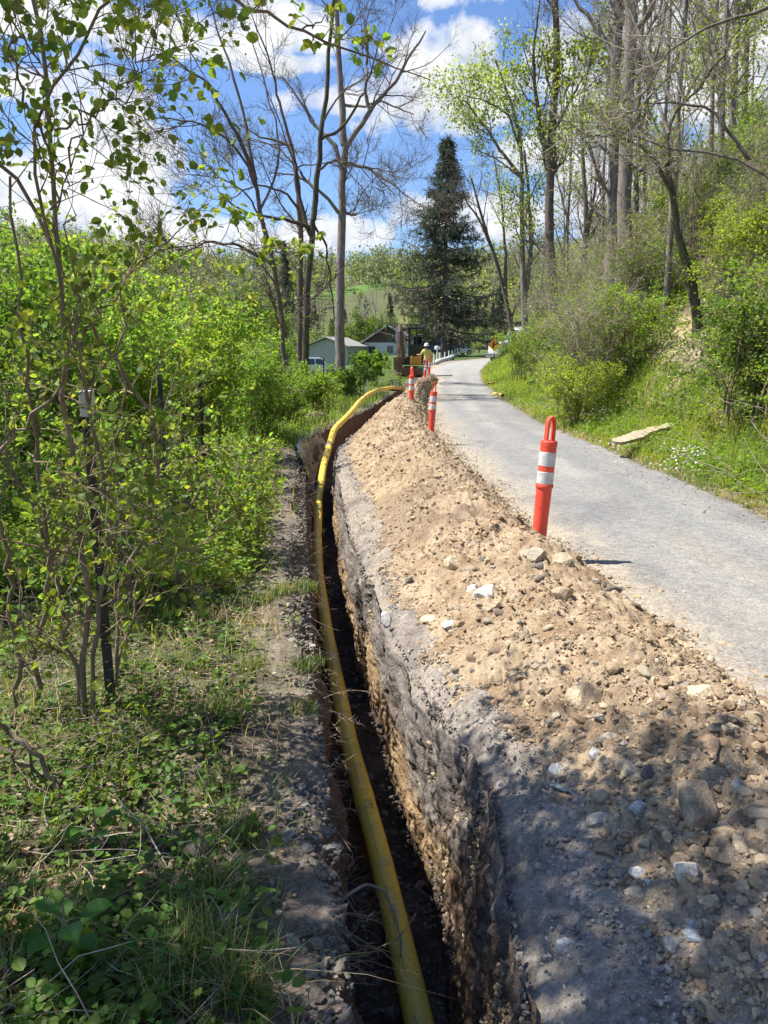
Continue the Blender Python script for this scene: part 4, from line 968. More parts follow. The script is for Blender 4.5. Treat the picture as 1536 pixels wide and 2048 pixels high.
# far woods along the ridges: one mass
def woods():
    B, LF = Bag(), Bag(); pts = []
    for k in range(4200):
        y = rng.uniform(185, 520); x = rng.uniform(-.62, .75)*y
        f = vnoise(x*.013, y*.008, 0, 96)*.5
        if y < 290 and -.10 < x/y < .03 and rng.random() < .93: continue
        pts.append((x, y))
    pts = np.array(pts[:3300]); n = len(pts); z = terrain(pts[:, 0], pts[:, 1]); h = rng.uniform(6, 17, n)
    base = np.stack([pts[:, 0], pts[:, 1], z], 1)
    tr = base[:, None]+np.linspace(0, 1, 4)[None, :, None]*np.stack([rng.normal(size=n)*.5, rng.normal(size=n)*.5, h*.85], 1)[:, None]
    V, F = tubes(tr, np.linspace(.13, .04, 4)[None]*np.ones((n, 1)), 3); B.add(V, F, np.zeros(3))
    br, rr = grow(tr, np.full((n, 4), .12), n*14, ang(20, 55), (2, 5.5), 4, .15, .12, .3, 1, .5, .3, .045); V, F = tubes(br, rr, 3); B.add(V, F, np.zeros(3))
    m = n*52; ti = rng.integers(0, n, m); kind = _h(ti, ti*3, ti*7, 5)
    keep = (kind < .62) | (rng.random(m) < .2); ti = ti[keep]; m = len(ti); kind = kind[keep]
    d = rng.normal(size=(m, 3)); d /= np.linalg.norm(d, axis=1, keepdims=True); rr_ = h[ti]*.30*rng.uniform(.4, 1, m)
    p = base[ti]+np.array([0, 0, 1])*(h[ti]*.52)[:, None]+d*rr_[:, None]*np.array([1, 1, 1.5])
    c = np.where((kind < .2)[:, None], (.08, .12, .03), np.where((kind < .4)[:, None], (.19, .24, .08), (.24, .26, .13)))*np.exp(rng.normal(size=(m, 1))*.2)
    leaves(LF, p, rng.uniform(.7, 1.5, m), c, .4, False, 1.2)
    t = empty('far_woods', label='spring woodland covering the far hillside beyond the field', cat='woodland'); t['kind'] = 'stuff'
    a = B.build('trunks', M['twig'], t); b = LF.build('foliage', M['leaf_far'], t)
    for o in (a, b): o['kind'] = 'stuff'
woods()

# -- shrubs
def shrub(base, h, w_, label, col, n=7000, size=(.03, .06), ns=16, name='shrub', group=None, near=False, stem=.014, twiggy=1.0, tw='stem', width=1.15, lean=(0, 0), var=.22, flat=.55, mat='leaf', t0=.2, arch=.10):
    PT, RD = [], []
    for k in range(ns):
        a = rng.uniform(0, 6.28); r = w_*rng.uniform(.15, .6); s = np.linspace(0, 1, 12); hh = h*rng.uniform(.65, 1.02)
        o = np.array([rng.normal()*.10*w_, rng.normal()*.10*w_, 0])
        p = np.stack([o[0]+np.cos(a)*r*s**1.4+lean[0]*s, o[1]+np.sin(a)*r*s**1.4+lean[1]*s, hh*np.sin(s*math.pi*.5*(1+arch))/np.sin(math.pi*.5*min(1, 1+arch))], 1)
        p[1:] += np.cumsum(rng.normal(size=(11, 3))*.018*h/2.5, 0); PT.append(p); RD.append(np.linspace(stem*rng.uniform(.6, 1.2), .003, 12))
    PT = np.array(PT)+np.array(base); RD = np.array(RD)
    lv = [dict(n=int(90*twiggy), ang=ang(25, 70), length=(.25*h, .55*h), K=6, up=.0, wig=.22, t0=.04, rf=.55, rend=.35, rmin=.0035, sides=4),
          dict(n=int(620*twiggy), ang=ang(25, 75), length=(.10*h, .28*h), K=5, up=.0, wig=.25, t0=.1, rf=.6, rend=.4, rmin=.0022, sides=3)]
    return plant_tree(name, label, 'shrub', PT, RD, M['stem'], lv, dict(n=n, size=size, col=col, spread=.03*h/2, near=near, width=width, var=var, flat=flat, cf=1.6, mat=M[mat], t0=t0), sides=6, group=group, twigmat=M[tw])
BG = (.15, .26, .045); DG = (.12, .205, .045); YL = (.21, .32, .055)
def at(x, y, dz=0): return (x, y, float(terrain(np.array([x]), np.array([y]))[0])+dz)
shrub(at(-2.85, 6.9), 1.95, 1.5, 'dense bright green honeysuckle bush behind the wire fence post', BG, 13000, (.035, .065))
shrub(at(-3.0, 9.0), 2.0, 1.8, 'bright green bush farther along the fence, in full sun', YL, 12000, (.035, .065))
shrub(at(-2.9, 11.5), 2.2, 1.9, 'yellow green bush before the vine wrapped tree', YL, 12000, (.04, .075))
shrub(at(-2.3, 13.8), 1.5, 1.5, 'low bright bush at the bend of the trench', BG, 9000, (.035, .06))
shrub(at(-3.7, 7.6), 2.4, 1.7, 'taller leafy bush rising over the others in the middle left', DG, 11000, (.04, .07))
shrub(at(-4.2, 10.5), 2.8, 2.2, 'wide bush at the back on the left with light leaves', YL, 11000, (.05, .08))
shrub(at(-3.3, 5.2), 2.3, 1.4, 'leafy tangled bush left of the fence post', DG, 10000, (.035, .06), twiggy=1.4)
shrub(at(-5.4, 8.0), 2.7, 2.2, 'large green bush at the far left edge', BG, 10000, (.05, .09))
shrub(at(-3.6, 16.5), 2.0, 1.9, 'cream green bush around the foot of the vine wrapped tree', (.27, .33, .12), 10000, (.04, .08))
shrub(at(-2.9, 19.5), 1.1, 1.6, 'pale green bush in front of the white van', YL, 8000, (.05, .08))
shrub(at(-2.15, 16.6), 1.05, 1.3, 'low green bush left of the far bend of the pipe', BG, 6000, (.035, .06))
shrub(at(-1.75, 20.5), 1.0, 1.4, 'small bush between the trench and the van', YL, 5000, (.04, .07))
shrub(at(-1.1, 27), 1.1, 1.3, 'low bush beside the pipe machine', BG, 4500, (.05, .09))
shrub(at(-.75, 34.5), 1.25, 2.0, 'bright green bush in front of the gabled house', BG, 6500, (.08, .14))
shrub(at(-6.4, 44), 2.0, 2.4, 'green bush in the field left of the grey house', BG, 5000, (.08, .14))
shrub(at(-6.5, 14), 2.7, 2.4, 'tall bush far left beside the leaning bare tree', BG, 8000, (.06, .1))
shrub(at(-6.8, 26), 3.0, 2.6, 'broad shrub in the valley behind the leaning bare tree', DG, 7000, (.08, .14))
shrub(at(-1.62, 4.7), 1.25, 1.1, 'low leafy sapling thicket in the sun left of the trench', YL, 3000, (.03, .055), ns=10, near=True)
shrub(at(-1.15, 5.9), .8, .8, 'small sunlit seedling bush near the trench lip', YL, 1500, (.025, .05), ns=8, near=True)

# right bank shrubs: five kinds copied along the bank
lr = ['yellow green leafy shrub on the right bank', 'deep green leafy shrub on the right bank', 'twiggy half bare shrub on the right bank', 'fresh green arching shrub on the right bank', 'grey brown bramble thicket on the right bank']
g_ = 'shrubs on the right bank'
ps = [shrub((0, 0, 0), 1.7, 1.7, lr[0], (.25, .32, .055), 8500, (.035, .065), group=g_), shrub((0, 0, 0), 1.4, 1.4, lr[1], (.11, .19, .035), 8500, (.03, .055), group=g_),
      shrub((0, 0, 0), 2.9, 2.0, lr[2], (.2, .25, .07), 2400, (.03, .05), twiggy=2.8, tw='twig', group=g_), shrub((0, 0, 0), 1.9, 1.9, lr[3], (.18, .27, .045), 7500, (.035, .06), group=g_, arch=.35),
      shrub((0, 0, 0), 1.3, 1.6, lr[4], (.18, .17, .08), 900, (.03, .05), twiggy=3.2, ns=26, tw='twig_pale', group=g_)]
spots = []
def clear(x, y): return ((x-5.6)/.8)**2+((y-15.0)/1.7)**2 > 1 and not (abs(x/y-.372) < .05 and 8.0 < y < 18 and x-RRf(y) > .3) and not (((x-5.0) < 1.1) and 11.5 < y < 14.0)
y = 5.0
while y < 62:
    for k in range(9):
        d = 1.0+k*.8+rng.uniform(-.4, .35); yy = y+rng.uniform(-.8, .8); x = float(RRf(yy))+d
        if y < 40 and k == 0 and rng.random() < .25: continue
        if 50 < yy and k < 3: continue
        if yy > 25 and x/yy < .180: continue
        if clear(x, yy): spots.append((x, yy))
    y *= 1.10
scatter_copies(ps, [spots[i] for i in rng.permutation(len(spots))], lr, .65, 1.2, .05, order=[0, 2, 3, 1, 4, 0, 3, 2, 1, 3, 0], where=lambda l, x, y: l+(' beside the pale wood slab' if y < 13.5 else ' around the bare earth slip' if y < 22 else ' beyond the earth slip' if y < 38 else ' near the white truck')+(', low down' if x-RRf(y) < 3.6 else ', higher up'))

# -- near shrub at the left with its stems
PT, RD = limb_set([([(165, 1520), (172, 1300), (178, 1100), (130, 900), (118, 640), (112, 420), (100, 250), (80, 90), (60, -60), (30, -260)], (3.2, 3.0), .022, .009),
                   ([(170, 1500), (200, 1250), (215, 1000), (150, 700), (95, 470), (60, 250), (130, 140), (180, 40), (260, -30)], (3.2, 2.7), .016, .006),
                   ([(60, 1560), (70, 1350), (100, 1150), (90, 950), (60, 740), (40, 560), (25, 350)], (3.4, 3.0), .02, .007),
                   ([(20, 1500), (40, 1300), (10, 1100), (-30, 800)], (3.2, 3), .018, .01),
                   ([(230, 1400), (240, 1200), (290, 1050), (330, 880), (260, 760), (205, 690), (150, 600), (100, 470), (40, 360), (-30, 300)], (3.6, 3.0), .014, .010),
                   ([(100, 420), (160, 240), (230, 190), (300, 120), (385, 65)], (2.9, 2.6), .006, .002), ([(110, 260), (180, 240), (250, 190), (300, 110)], (2.9, 2.7), .006, .002),
                   ([(215, 1000), (250, 820), (240, 560), (330, 480), (420, 400)], (3.2, 3.4), .008, .003), ([(150, 700), (250, 560), (330, 500), (480, 480), (520, 500)], (3.1, 3.6), .007, .002),
                   ([(100, 1150), (180, 1050), (330, 1090), (400, 1130)], (3.0, 2.8), .007, .003), ([(40, 900), (160, 960), (260, 1020), (420, 1120)], (3.0, 2.6), .006, .002), ([(-40, 1400), (60, 1500), (150, 1610), (215, 1690)], (2.6, 2.5), .012, .014),
                   ([(-60, 1440), (90, 1560), (170, 1640)], (2.6, 2.55), .010, .008), ([(170, 1450), (120, 1200), (60, 1000), (-20, 880)], (3.2, 3.1), .016, .008), ([(180, 1480), (260, 1250), (300, 1050), (300, 900), (370, 700)], (3.3, 3.8), .010, .004),
                   ([(100, 300), (40, 200), (20, 60), (60, -80)], (2.9, 2.6), .007, .003), ([(0, 900), (100, 800), (160, 640), (150, 480), (120, 330)], (3.0, 2.9), .010, .003)], K=22, wob=.012)
RD *= .72
nl = [dict(n=210, ang=ang(20, 65), length=(.25, .75), K=7, up=.02, wig=.18, t0=.25, rf=.5, rend=.35, rmin=.002, sides=4), dict(n=1500, ang=ang(25, 70), length=(.08, .32), K=5, up=.02, wig=.22, t0=.1, rf=.6, rend=.4, rmin=.0012, sides=3)]
plant_tree('shrub', 'tall many stemmed shrub with round leaves in the left foreground', 'shrub', PT, RD, M['stem'], nl, dict(n=3900, size=(.016, .046), col=(.19, .255, .05), near=True, width=1.35, spread=.008, var=.25, flat=.35, cf=2), sides=8, twigmat=M['stem'])
# twig hanging in from the top
PT, RD = limb_set([([(300, -120), (430, -30), (520, 25), (600, 62), (660, 82), (720, 110), (800, 140), (860, 152)], (2.6, 2.9), .007, .0018), ([(600, 62), (650, 40), (660, 10)], (2.75, 2.8), .003, .0015), ([(720, 110), (740, 80), (735, 60)], (2.8, 2.8), .003, .0015)], K=16, wob=.006, drop=False)
plant_tree('overhanging_branch', 'thin leafy twig hanging into the sky from above, top centre', 'branch', PT, RD, M['stem'], [dict(n=22, ang=ang(30, 75), length=(.05, .16), K=5, up=0, wig=.25, t0=.3, rf=.6, rend=.5, rmin=.0012, sides=4)],
           dict(n=70, size=(.02, .045), col=(.18, .24, .05), near=True, width=1.3, spread=.006, flat=.3), sides=6, twigmat=M['stem'])
# a leafy tree out of frame on the left whose crown shades the foreground
z = np.linspace(0, 7.2, 14); base = at(-4.3, 2.3)
PT = [np.stack([z*.05, z*.0, z], 1)]; RD = [np.linspace(.13, .03, 14)]
for q in range(10):
    i = 7+int(rng.integers(0, 7)); a = rng.uniform(-.75, .35); ln = rng.uniform(1.2, 2.8); s = np.linspace(0, 1, 14)
    PT.append(PT[0][i]+np.stack([np.cos(a)*ln*s, np.sin(a)*ln*s, .9*s], 1)); RD.append(np.linspace(.05, .01, 14))
plant_tree('leafy_tree', 'young leafy tree left of the camera whose crown shades the foreground', 'tree', np.array(PT)+np.array(base), np.array(RD), M['bark_moss'],
           [dict(n=70, ang=ang(25, 65), length=(.8, 1.8), K=6, up=.0, wig=.2, t0=.3, rf=.5, rend=.3, rmin=.008, sides=4), dict(n=520, ang=ang(25, 70), length=(.3, .9), K=5, up=.0, wig=.25, t0=.1, rf=.6, rend=.4, rmin=.004, sides=3)],
           dict(n=6200, size=(.045, .085), col=(.15, .22, .04), spread=.12, width=1.2))

# ------------------------------------------------------------------ ground cover
def gpts(n, xlo, xhi, ylo, yhi, pw=1.0):
    y = ylo*(yhi/ylo)**rng.random(n)**pw; return y, xlo(y)+(xhi(y)-xlo(y))*rng.random(n)
bag = Bag()
# left bank grass
y, x = gpts(30000, lambda y: Ltop(y)-1.3-.16*y, lambda y: Ltop(y)-.10, 1.1, 22); kk = rng.random(len(x)) < .3+.7*sst(.1, .5, Ltop(y)-x); x, y = x[kk], y[kk]
k = fbm(x*1.6, y*1.6, 0, 3, 201)+.2 > rng.uniform(-.2, .75, len(x)); k |= (rng.random(len(x)) < .05); x, y = x[k], y[k]; n = len(x)
cc = gcols(n, (.16, .22, .055), .25); dry = fbm(x*2.1, y*2.1, 5, 2, 202)+.35*rng.normal(size=n) > .05; cc[dry] = gcols(int(dry.sum()), (.48, .39, .24), .2, .06)
blades(bag, np.stack([x, y, terrain(x, y)-.01], 1), rng.uniform(.04, .15, n)*(1+.03*y), rng.uniform(.003, .006, n)*(1+.04*y), cc, .9)
# tufts
for (tx, ty, hh, nn) in [(395, 1960, .20, 260), (480, 2030, .2, 200), (330, 2040, .2, 160), (470, 1700, .13, 220), (440, 1450, .12, 200), (500, 1350, .10, 220), (560, 1200, .10, 240), (610, 1190, .09, 200), (500, 1100, .12, 260), (470, 1000, .14, 300), (430, 1620, .12, 160), (610, 1350, .08, 160), (520, 1220, .10, 200), (540, 930, .15, 300), (600, 1440, .08, 120), (420, 1820, .14, 160), (350, 1250, .12, 220), (380, 1350, .12, 160)]:
    u, v = pxuv(tx, ty); Y = -(CAMZ+.05)/v; X = u*Y; px_ = X+rng.normal(size=nn)*.035*(1+.1*Y); py_ = Y+rng.normal(size=nn)*.035*(1+.12*Y)
    px_ = np.minimum(px_, Ltop(py_)+.03)
    c = gcols(nn, (.10, .17, .045), .2); c[rng.random(nn) < .25] = (.40, .33, .19)
    blades(bag, np.stack([px_, py_, terrain(px_, py_)-.01], 1), rng.uniform(.5, 1.1, nn)*hh*1.0, rng.uniform(.003, .006, nn), c, .8, K=5)
# far grass on the left
y, x = gpts(26000, lambda y: Ltop(y)-3-.3*y, lambda y: Ltop(y)-.05, 13, 60)
n = len(x); blades(bag, np.stack([x, y, terrain(x, y)-.02], 1), rng.uniform(.12, .4, n), rng.uniform(.012, .03, n), gcols(n, (.17, .25, .05), .25), .6, K=3)
# right verge grass
y, x = gpts(62000, lambda y: RRf(y)+.10, lambda y: RRf(y)+2.1, 4.2, 60)
n = len(x); d = x-RRf(y); k = rng.random(n) < np.clip(.25+d*1.2, 0, 1); x, y, d = x[k], y[k], d[k]; n = len(x)
hh = rng.uniform(.06, .2, n)*(.4+np.clip(d, 0, 1)*1.4)*(1+.4*fbm(x*.8, y*.8, 0, 2, 203)); cc = gcols(n, (.18, .27, .045), .22); yl = fbm(x*.9, y*.5, 3, 2, 204) > .05; cc[yl] = gcols(int(yl.sum()), (.28, .34, .055), .2)
dr = (rng.random(n) < .22*np.exp(-d/.35)+.05); cc[dr] = gcols(int(dr.sum()), (.42, .35, .22), .2, .05)
blades(bag, np.stack([x, y, terrain(x, y)-.02], 1), hh*(1+.02*y), rng.uniform(.005, .010, n)*(1+.05*y), cc, .7)
tag(bag.build('grass', M['grass']), 'green and dry grass on the banks and verge', 'grass', kind='stuff')
def sprout(px, py, h, n, sz, label, col=(.085, .19, .04)):
    u, v = pxuv(px, py); Y = -(CAMZ+.1)/v; X = u*Y; b = np.array([X, Y, gz0(X, Y)]); t = empty('seedling', tuple(b), 0, label, 'plant')
    a = np.arange(n)*2.4+rng.uniform(-.3, .3, n); hh = h*np.linspace(.35, 1, n); d = np.stack([np.cos(a), np.sin(a), .15+0*a], 1); p0 = np.stack([0*a, 0*a, hh*.8], 1); p1 = p0+d*h*.22
    st = smooth_path([(0, 0, 0), (.01, 0, h*.5), (.0, .01, h)], 8, 0); bg2 = Bag(); bg2.add(*tubes(st[None], np.full((1, 8), .003), 5), np.zeros(3)); q = np.stack([p0, (p0+p1)/2+[0, 0, .005], p1], 1); bg2.add(*tubes(q, np.full((n, 3), .0014), 4), np.zeros(3)); bg2.build('stem', M['stem'], t)
    lb = Bag(); leaves(lb, p1, sz*rng.uniform(.75, 1.15, n), gcols(n, col, .12, .05), .85, True, 1.35, d=d); lb.build('leaf', M['leaf'], t)
def gz0(x, y): return float(terrain(np.array([x]), np.array([y]))[0])
sprout(140, 2010, .20, 11, .075, 'broad leaved seedling with large dark green leaves in the bottom left corner')
sprout(60, 1300, .45, 9, .085, 'green seedling with broad leaves among the shrub stems at the left edge', (.14, .26, .05))
sprout(195, 1760, .16, 9, .06, 'small green seedling with pointed leaves above the corner one')
sprout(585, 1290, .10, 9, .03, 'tiny seedling at the trench lip left of the pipe', (.2, .3, .06))
# leafy weeds
bag = Bag()
def weeds(x, y, h, sz, col, near, per=7):
    n = len(x); rep = np.repeat(np.arange(n), per); m = len(rep); a = rng.uniform(0, 6.28, m); r = rng.uniform(.15, .8, m)*h[rep]*.6
    p = np.stack([x[rep]+np.cos(a)*r, y[rep]+np.sin(a)*r, 0*a], 1); p[:, 2] = terrain(x, y)[rep]+h[rep]*rng.uniform(.2, 1, m)
    d = np.stack([np.cos(a), np.sin(a), rng.uniform(-.3, .5, m)], 1); leaves(bag, p, sz[rep]*rng.uniform(.6, 1.2, m), gcols(m, col, .25), .75, near, 1.4, d=d)
y, x = gpts(2300, lambda y: Ltop(y)-1.0-.25*y, lambda y: Ltop(y)-.2, 1.1, 6); k = fbm(x*1.3, y*1.3, 2, 3, 205) > rng.uniform(-.6, .3, len(x)); k &= x < Ltop(y)-.2-.4*rng.random(len(x)); x, y = x[k], y[k]
weeds(x, y, rng.uniform(.03, .14, len(x)), rng.uniform(.018, .042, len(x)), (.12, .20, .04), True)
y, x = gpts(7000, lambda y: Ltop(y)-1.2-.3*y, lambda y: Ltop(y)-.4, 5, 22); weeds(x, y, rng.uniform(.05, .3, len(x)), rng.uniform(.03, .06, len(x)), (.2, .28, .05), False)
y, x = gpts(9000, lambda y: RRf(y)+.35, lambda y: RRf(y)+3.2, 4.2, 45); weeds(x, y, rng.uniform(.06, .4, len(x))*np.clip((x-RRf(y))*1.2, .3, 1), rng.uniform(.03, .06, len(x))*(1+.015*y), (.19, .28, .045), False)
y, x = gpts(9000, lambda y: RRf(y)+2.0, lambda y: RRf(y)+12, 6, 60)
k = clear(0, 0) if False else (((x-5.7)/.8)**2+((y-15.5)/1.4)**2 > 1); x, y = x[k], y[k]; weeds(x, y, rng.uniform(.1, .5, len(x)), rng.uniform(.05, .09, len(x)), (.17, .24, .05), False, 8)
tag(bag.build('weeds', M['leaf']), 'broad leaved green weeds on both banks', 'weeds', kind='stuff')
# dead leaves and sticks
bag = Bag(); y, x = gpts(13000, lambda y: Ltop(y)-1.2-.3*y, lambda y: Ltop(y)-.05, 1.1, 14); kk = rng.random(len(x)) < .2+.8*sst(.15, .7, Ltop(y)-x); x, y = x[kk], y[kk]; n = len(x)
leaves(bag, np.stack([x, y, terrain(x, y)+rng.uniform(.0, .03, n)], 1), rng.uniform(.012, .036, n), gcols(n, (.23, .17, .12), .4, .08), .8, False, 1.3)
y, x = gpts(16000, lambda y: RRf(y)+.05, lambda y: RRf(y)+5.5, 4.2, 26); n = len(x)
leaves(bag, np.stack([x, y, terrain(x, y)+rng.uniform(.0, .05, n)], 1), rng.uniform(.03, .06, n), gcols(n, (.26, .20, .14), .35, .08), .8, False, 1.2)
tag(bag.build('leaf_litter', M['litter']), 'brown dead leaves lying on the banks', 'leaf litter', kind='stuff')
bag = Bag()
def sticks(n, x, y, L0, L1, r):
    a = rng.uniform(0, 6.28, n); el = np.abs(rng.normal(size=n))*.25; d = np.stack([np.cos(a)*np.cos(el), np.sin(a)*np.cos(el), np.sin(el)], 1); p = np.stack([x, y, terrain(x, y)+.015], 1); pts = [p]; ln = rng.uniform(L0, L1, n)
    for k in range(5): d = d+rng.normal(size=(n, 3))*.15; d /= np.linalg.norm(d, axis=1, keepdims=True); p = p+d*(ln/5)[:, None]; pts.append(p)
    V, F = tubes(np.stack(pts, 1), (rng.uniform(.4, 1, n)*r)[:, None]*np.linspace(1, .4, 6)[None], 4); bag.add(V, F, np.zeros(3))
y, x = gpts(1200, lambda y: Ltop(y)-1.2-.3*y, lambda y: Ltop(y)-.38, 1.1, 12); sticks(len(x), x, y, .08, .45, .0035)
y, x = gpts(2600, lambda y: RRf(y)+.4, lambda y: RRf(y)+6.5, 4.5, 30); sticks(len(x), x, y, .3, 1.3, .006)
tag(bag.build('fallen_twigs', M['twig']), 'dead twigs and vines lying over the banks', 'twigs', kind='stuff')
# pale wildflowers
bag = Bag()
for (fx, fy, nn) in ((1200, 828, 90), (1350, 905, 80), (1238, 898, 30), (1390, 900, 40)):
    u, v = pxuv(fx, fy); Y = -(CAMZ-.35)/v; X = u*Y; p = np.stack([X+rng.normal(size=nn)*.14, Y+rng.normal(size=nn)*.2, 0*rng.random(nn)], 1); p[:, 2] = terrain(p[:, 0], p[:, 1])+rng.uniform(.15, .45, nn)
    leaves(bag, p, rng.uniform(.02, .035, nn), gcols(nn, (.62, .55, .70), .1, .05), .8, False, 1.8)
tag(bag.build('wildflowers', M['litter']), 'pale lilac wildflowers in the right verge', 'flowers', kind='stuff')
#@@SECTION4
# ------------------------------------------------------------------ built objects farther along the road
def bmo(name, bm, mat, parent=None, smooth=False):
    me = bpy.data.meshes.new(name); bm.normal_update(); bm.to_mesh(me); bm.free(); me.materials.append(mat)
    for p in me.polygons: p.use_smooth = smooth
    o = bpy.data.objects.new(name, me); COL.objects.link(o)
    if parent is not None: o.parent = parent
    return o
def box(bm, x0, x1, y0, y1, z0, z1, bev=0):
    r = bmesh.ops.create_cube(bm, size=1); vs = r['verts']
    for v in vs: v.co = Vector(((x0+x1)/2+v.co.x*(x1-x0), (y0+y1)/2+v.co.y*(y1-y0), (z0+z1)/2+v.co.z*(z1-z0)))
    if bev:
        es = list({e for v in vs for e in v.link_edges}); bmesh.ops.bevel(bm, geom=es, offset=bev, segments=2, affect='EDGES', profile=.6)
    return vs
def prism(bm, prof, x0, x1, axis='x', inset=None):
    """polygon prof (a,b) extruded along an axis; inset(a,b)->shrink of the half width"""
    lo, hi = [], []
    for a, b in prof:
        k = inset(a, b) if inset else 0
        if axis == 'x': lo.append(bm.verts.new((x0+k, a, b))); hi.append(bm.verts.new((x1-k, a, b)))
        elif axis == 'y': lo.append(bm.verts.new((a, x0+k, b))); hi.append(bm.verts.new((a, x1-k, b)))
    n = len(prof); bm.faces.new(lo); bm.faces.new(hi[::-1])
    for i in range(n): bm.faces.new((lo[i], hi[i], hi[(i+1) % n], lo[(i+1) % n]))
    bmesh.ops.recalc_face_normals(bm, faces=bm.faces)
def cyl(bm, c, axis, r, h, seg=20, r2=None):
    m = {'z': Matrix.Identity(4), 'x': Matrix.Rotation(R(90), 4, 'Y'), 'y': Matrix.Rotation(R(90), 4, 'X')}[axis]
    bmesh.ops.create_cone(bm, cap_ends=True, segments=seg, radius1=r, radius2=r if r2 is None else r2, depth=h, matrix=Matrix.Translation(c) @ m)
def beam(bm, a, b, w_, h_):
    """a box beam from a to b"""
    a, b = Vector(a), Vector(b); d = (b-a); L_ = d.length; q = d.to_track_quat('Z', 'Y').to_matrix().to_4x4()
    r = bmesh.ops.create_cube(bm, size=1, matrix=Matrix.Translation((a+b)/2) @ q @ Matrix.Diagonal((w_, h_, L_, 1)))
def bmk(): return bmesh.new()
paint = lambda n, c, **k: m_simple(n, c, .28, var=.06, scale=3, coat=.4, dirt=(.4, .35, .28), dirt_amt=.15, **k)
M['white_paint'] = paint('white_paint', (.78, .78, .77)); M['silver'] = paint('silver_paint', (.60, .61, .62), metal=.3); M['blue_paint'] = paint('blue_paint', (.03, .09, .30)); M['teal'] = paint('teal_paint', (.02, .16, .26))
M['glass'] = m_simple('dark_glass', (.03, .04, .05), .06, var=.05, spec=.8); M['rubber'] = m_simple('rubber', (.02, .02, .02), .85); M['rim'] = m_simple('wheel_rim', (.5, .5, .52), .35, metal=.6)
M['black_metal'] = m_simple('black_metal', (.025, .025, .027), .5); M['rust'] = m_simple('dirty_brown_steel', (.12, .06, .04), .8, var=.4, scale=6, dirt=(.34, .24, .16), dirt_amt=.7)
M['amber'] = m_simple('orange_yellow_paint', (.85, .36, .03), .4, dirt=(.3, .2, .12), dirt_amt=.4); M['lamp'] = m_simple('lamp_glass', (.7, .68, .6), .15); M['red_lamp'] = m_simple('tail_lamp', (.45, .02, .02), .2)
M['chrome'] = m_simple('polished_steel', (.6, .6, .6), .25, metal=.9)

def wheel(par, x, y, r, wd, rimm='rim'):
    s = 1 if x > 0 else -1
    bm = bmk(); cyl(bm, (x-s*wd/2, y, r), 'x', r, wd, 28); es = [e for e in bm.edges if len(e.link_faces) == 2 and e.calc_face_angle(0) > 1]; bmesh.ops.bevel(bm, geom=es, offset=r*.12, segments=2, affect='EDGES')
    o = bmo('wheel', bm, M['rubber'], par); bm = bmk(); cyl(bm, (x-s*.005, y, r), 'x', r*.62, .03, 24); cyl(bm, (x+s*.012, y, r), 'x', r*.18, .03, 12)
    for k in range(5):
        a = k*2*math.pi/5; beam(bm, (x+s*.008, y, r), (x+s*.008, y+math.cos(a)*r*.58, r+math.sin(a)*r*.58), .02, r*.16)
    bmo('rim', bm, M[rimm], o)
def car(name, label, L_, W, H, paintm, prof, roof_z, win, loc, rz, group=None, wr=.33, axles=(.78, -.78*1.0), cat='car'):
    """prof: side outline (y,z) nose at +y; cabin part above roof_z narrows; win: side window polygons"""
    t = empty(name, loc, rz, label, cat, group)
    hw = W/2; ins = lambda a, b: (0.02 if b < roof_z else .02+(b-roof_z)/(H-roof_z)*.20)
    bm = bmk(); prism(bm, prof, -hw, hw, 'x', ins)
    es = [e for e in bm.edges if e.calc_face_angle(0) > .5]; bmesh.ops.bevel(bm, geom=es, offset=.05, segments=2, affect='EDGES')
    bmo('body', bm, M[paintm], t)
    for s in (-1, 1):
        for poly in win:
            bm = bmk(); vs = [bm.verts.new((s*(hw-ins(a, b)+.006), a, b)) for a, b in poly]; f = bm.faces.new(vs if s > 0 else vs[::-1])
            r = bmesh.ops.extrude_face_region(bm, geom=[f]); 
            for g in r['geom']:
                if isinstance(g, bmesh.types.BMVert): g.co.x -= s*.02
            bmesh.ops.recalc_face_normals(bm, faces=bm.faces); bmo('window', bm, M['glass'], t)
        for ay in axles: wheel(t, s*(hw+.01), ay, wr, .22)
    # wheel arches
    for s in (-1, 1):
        bm = bmk()
        for ay in axles: cyl(bm, (s*(hw-.0), ay, wr), 'x', wr*1.16, .012, 28)
        bmo('wheel_arch', bm, M['rubber'], t)
    return t
def glass_slab(t, name, pts, mat='glass', th=.02):
    bm = bmk(); f = bm.faces.new([bm.verts.new(p) for p in pts]); f.normal_update(); n = f.normal.copy(); r = bmesh.ops.extrude_face_region(bm, geom=[f])
    for g in r['geom']:
        if isinstance(g, bmesh.types.BMVert): g.co -= n*th
    bmesh.ops.recalc_face_normals(bm, faces=bm.faces); return bmo(name, bm, M[mat], t)
def lights(t, y0, y1, hw, z0, z1):
    for s in (-1, 1):
        bm = bmk(); box(bm, s*hw*.62-.16, s*hw*.62+.16, y1-.06, y1+.012, z0, z0+.15, .02); bmo('headlight', bm, M['lamp'], t)
        bm = bmk(); box(bm, s*hw*.75-.12, s*hw*.75+.12, y0-.012, y0+.06, z1, z1+.2, .02); bmo('tail_light', bm, M['red_lamp'], t)

def gz(x, y): return float(terrain(np.array([x]), np.array([y]))[0])
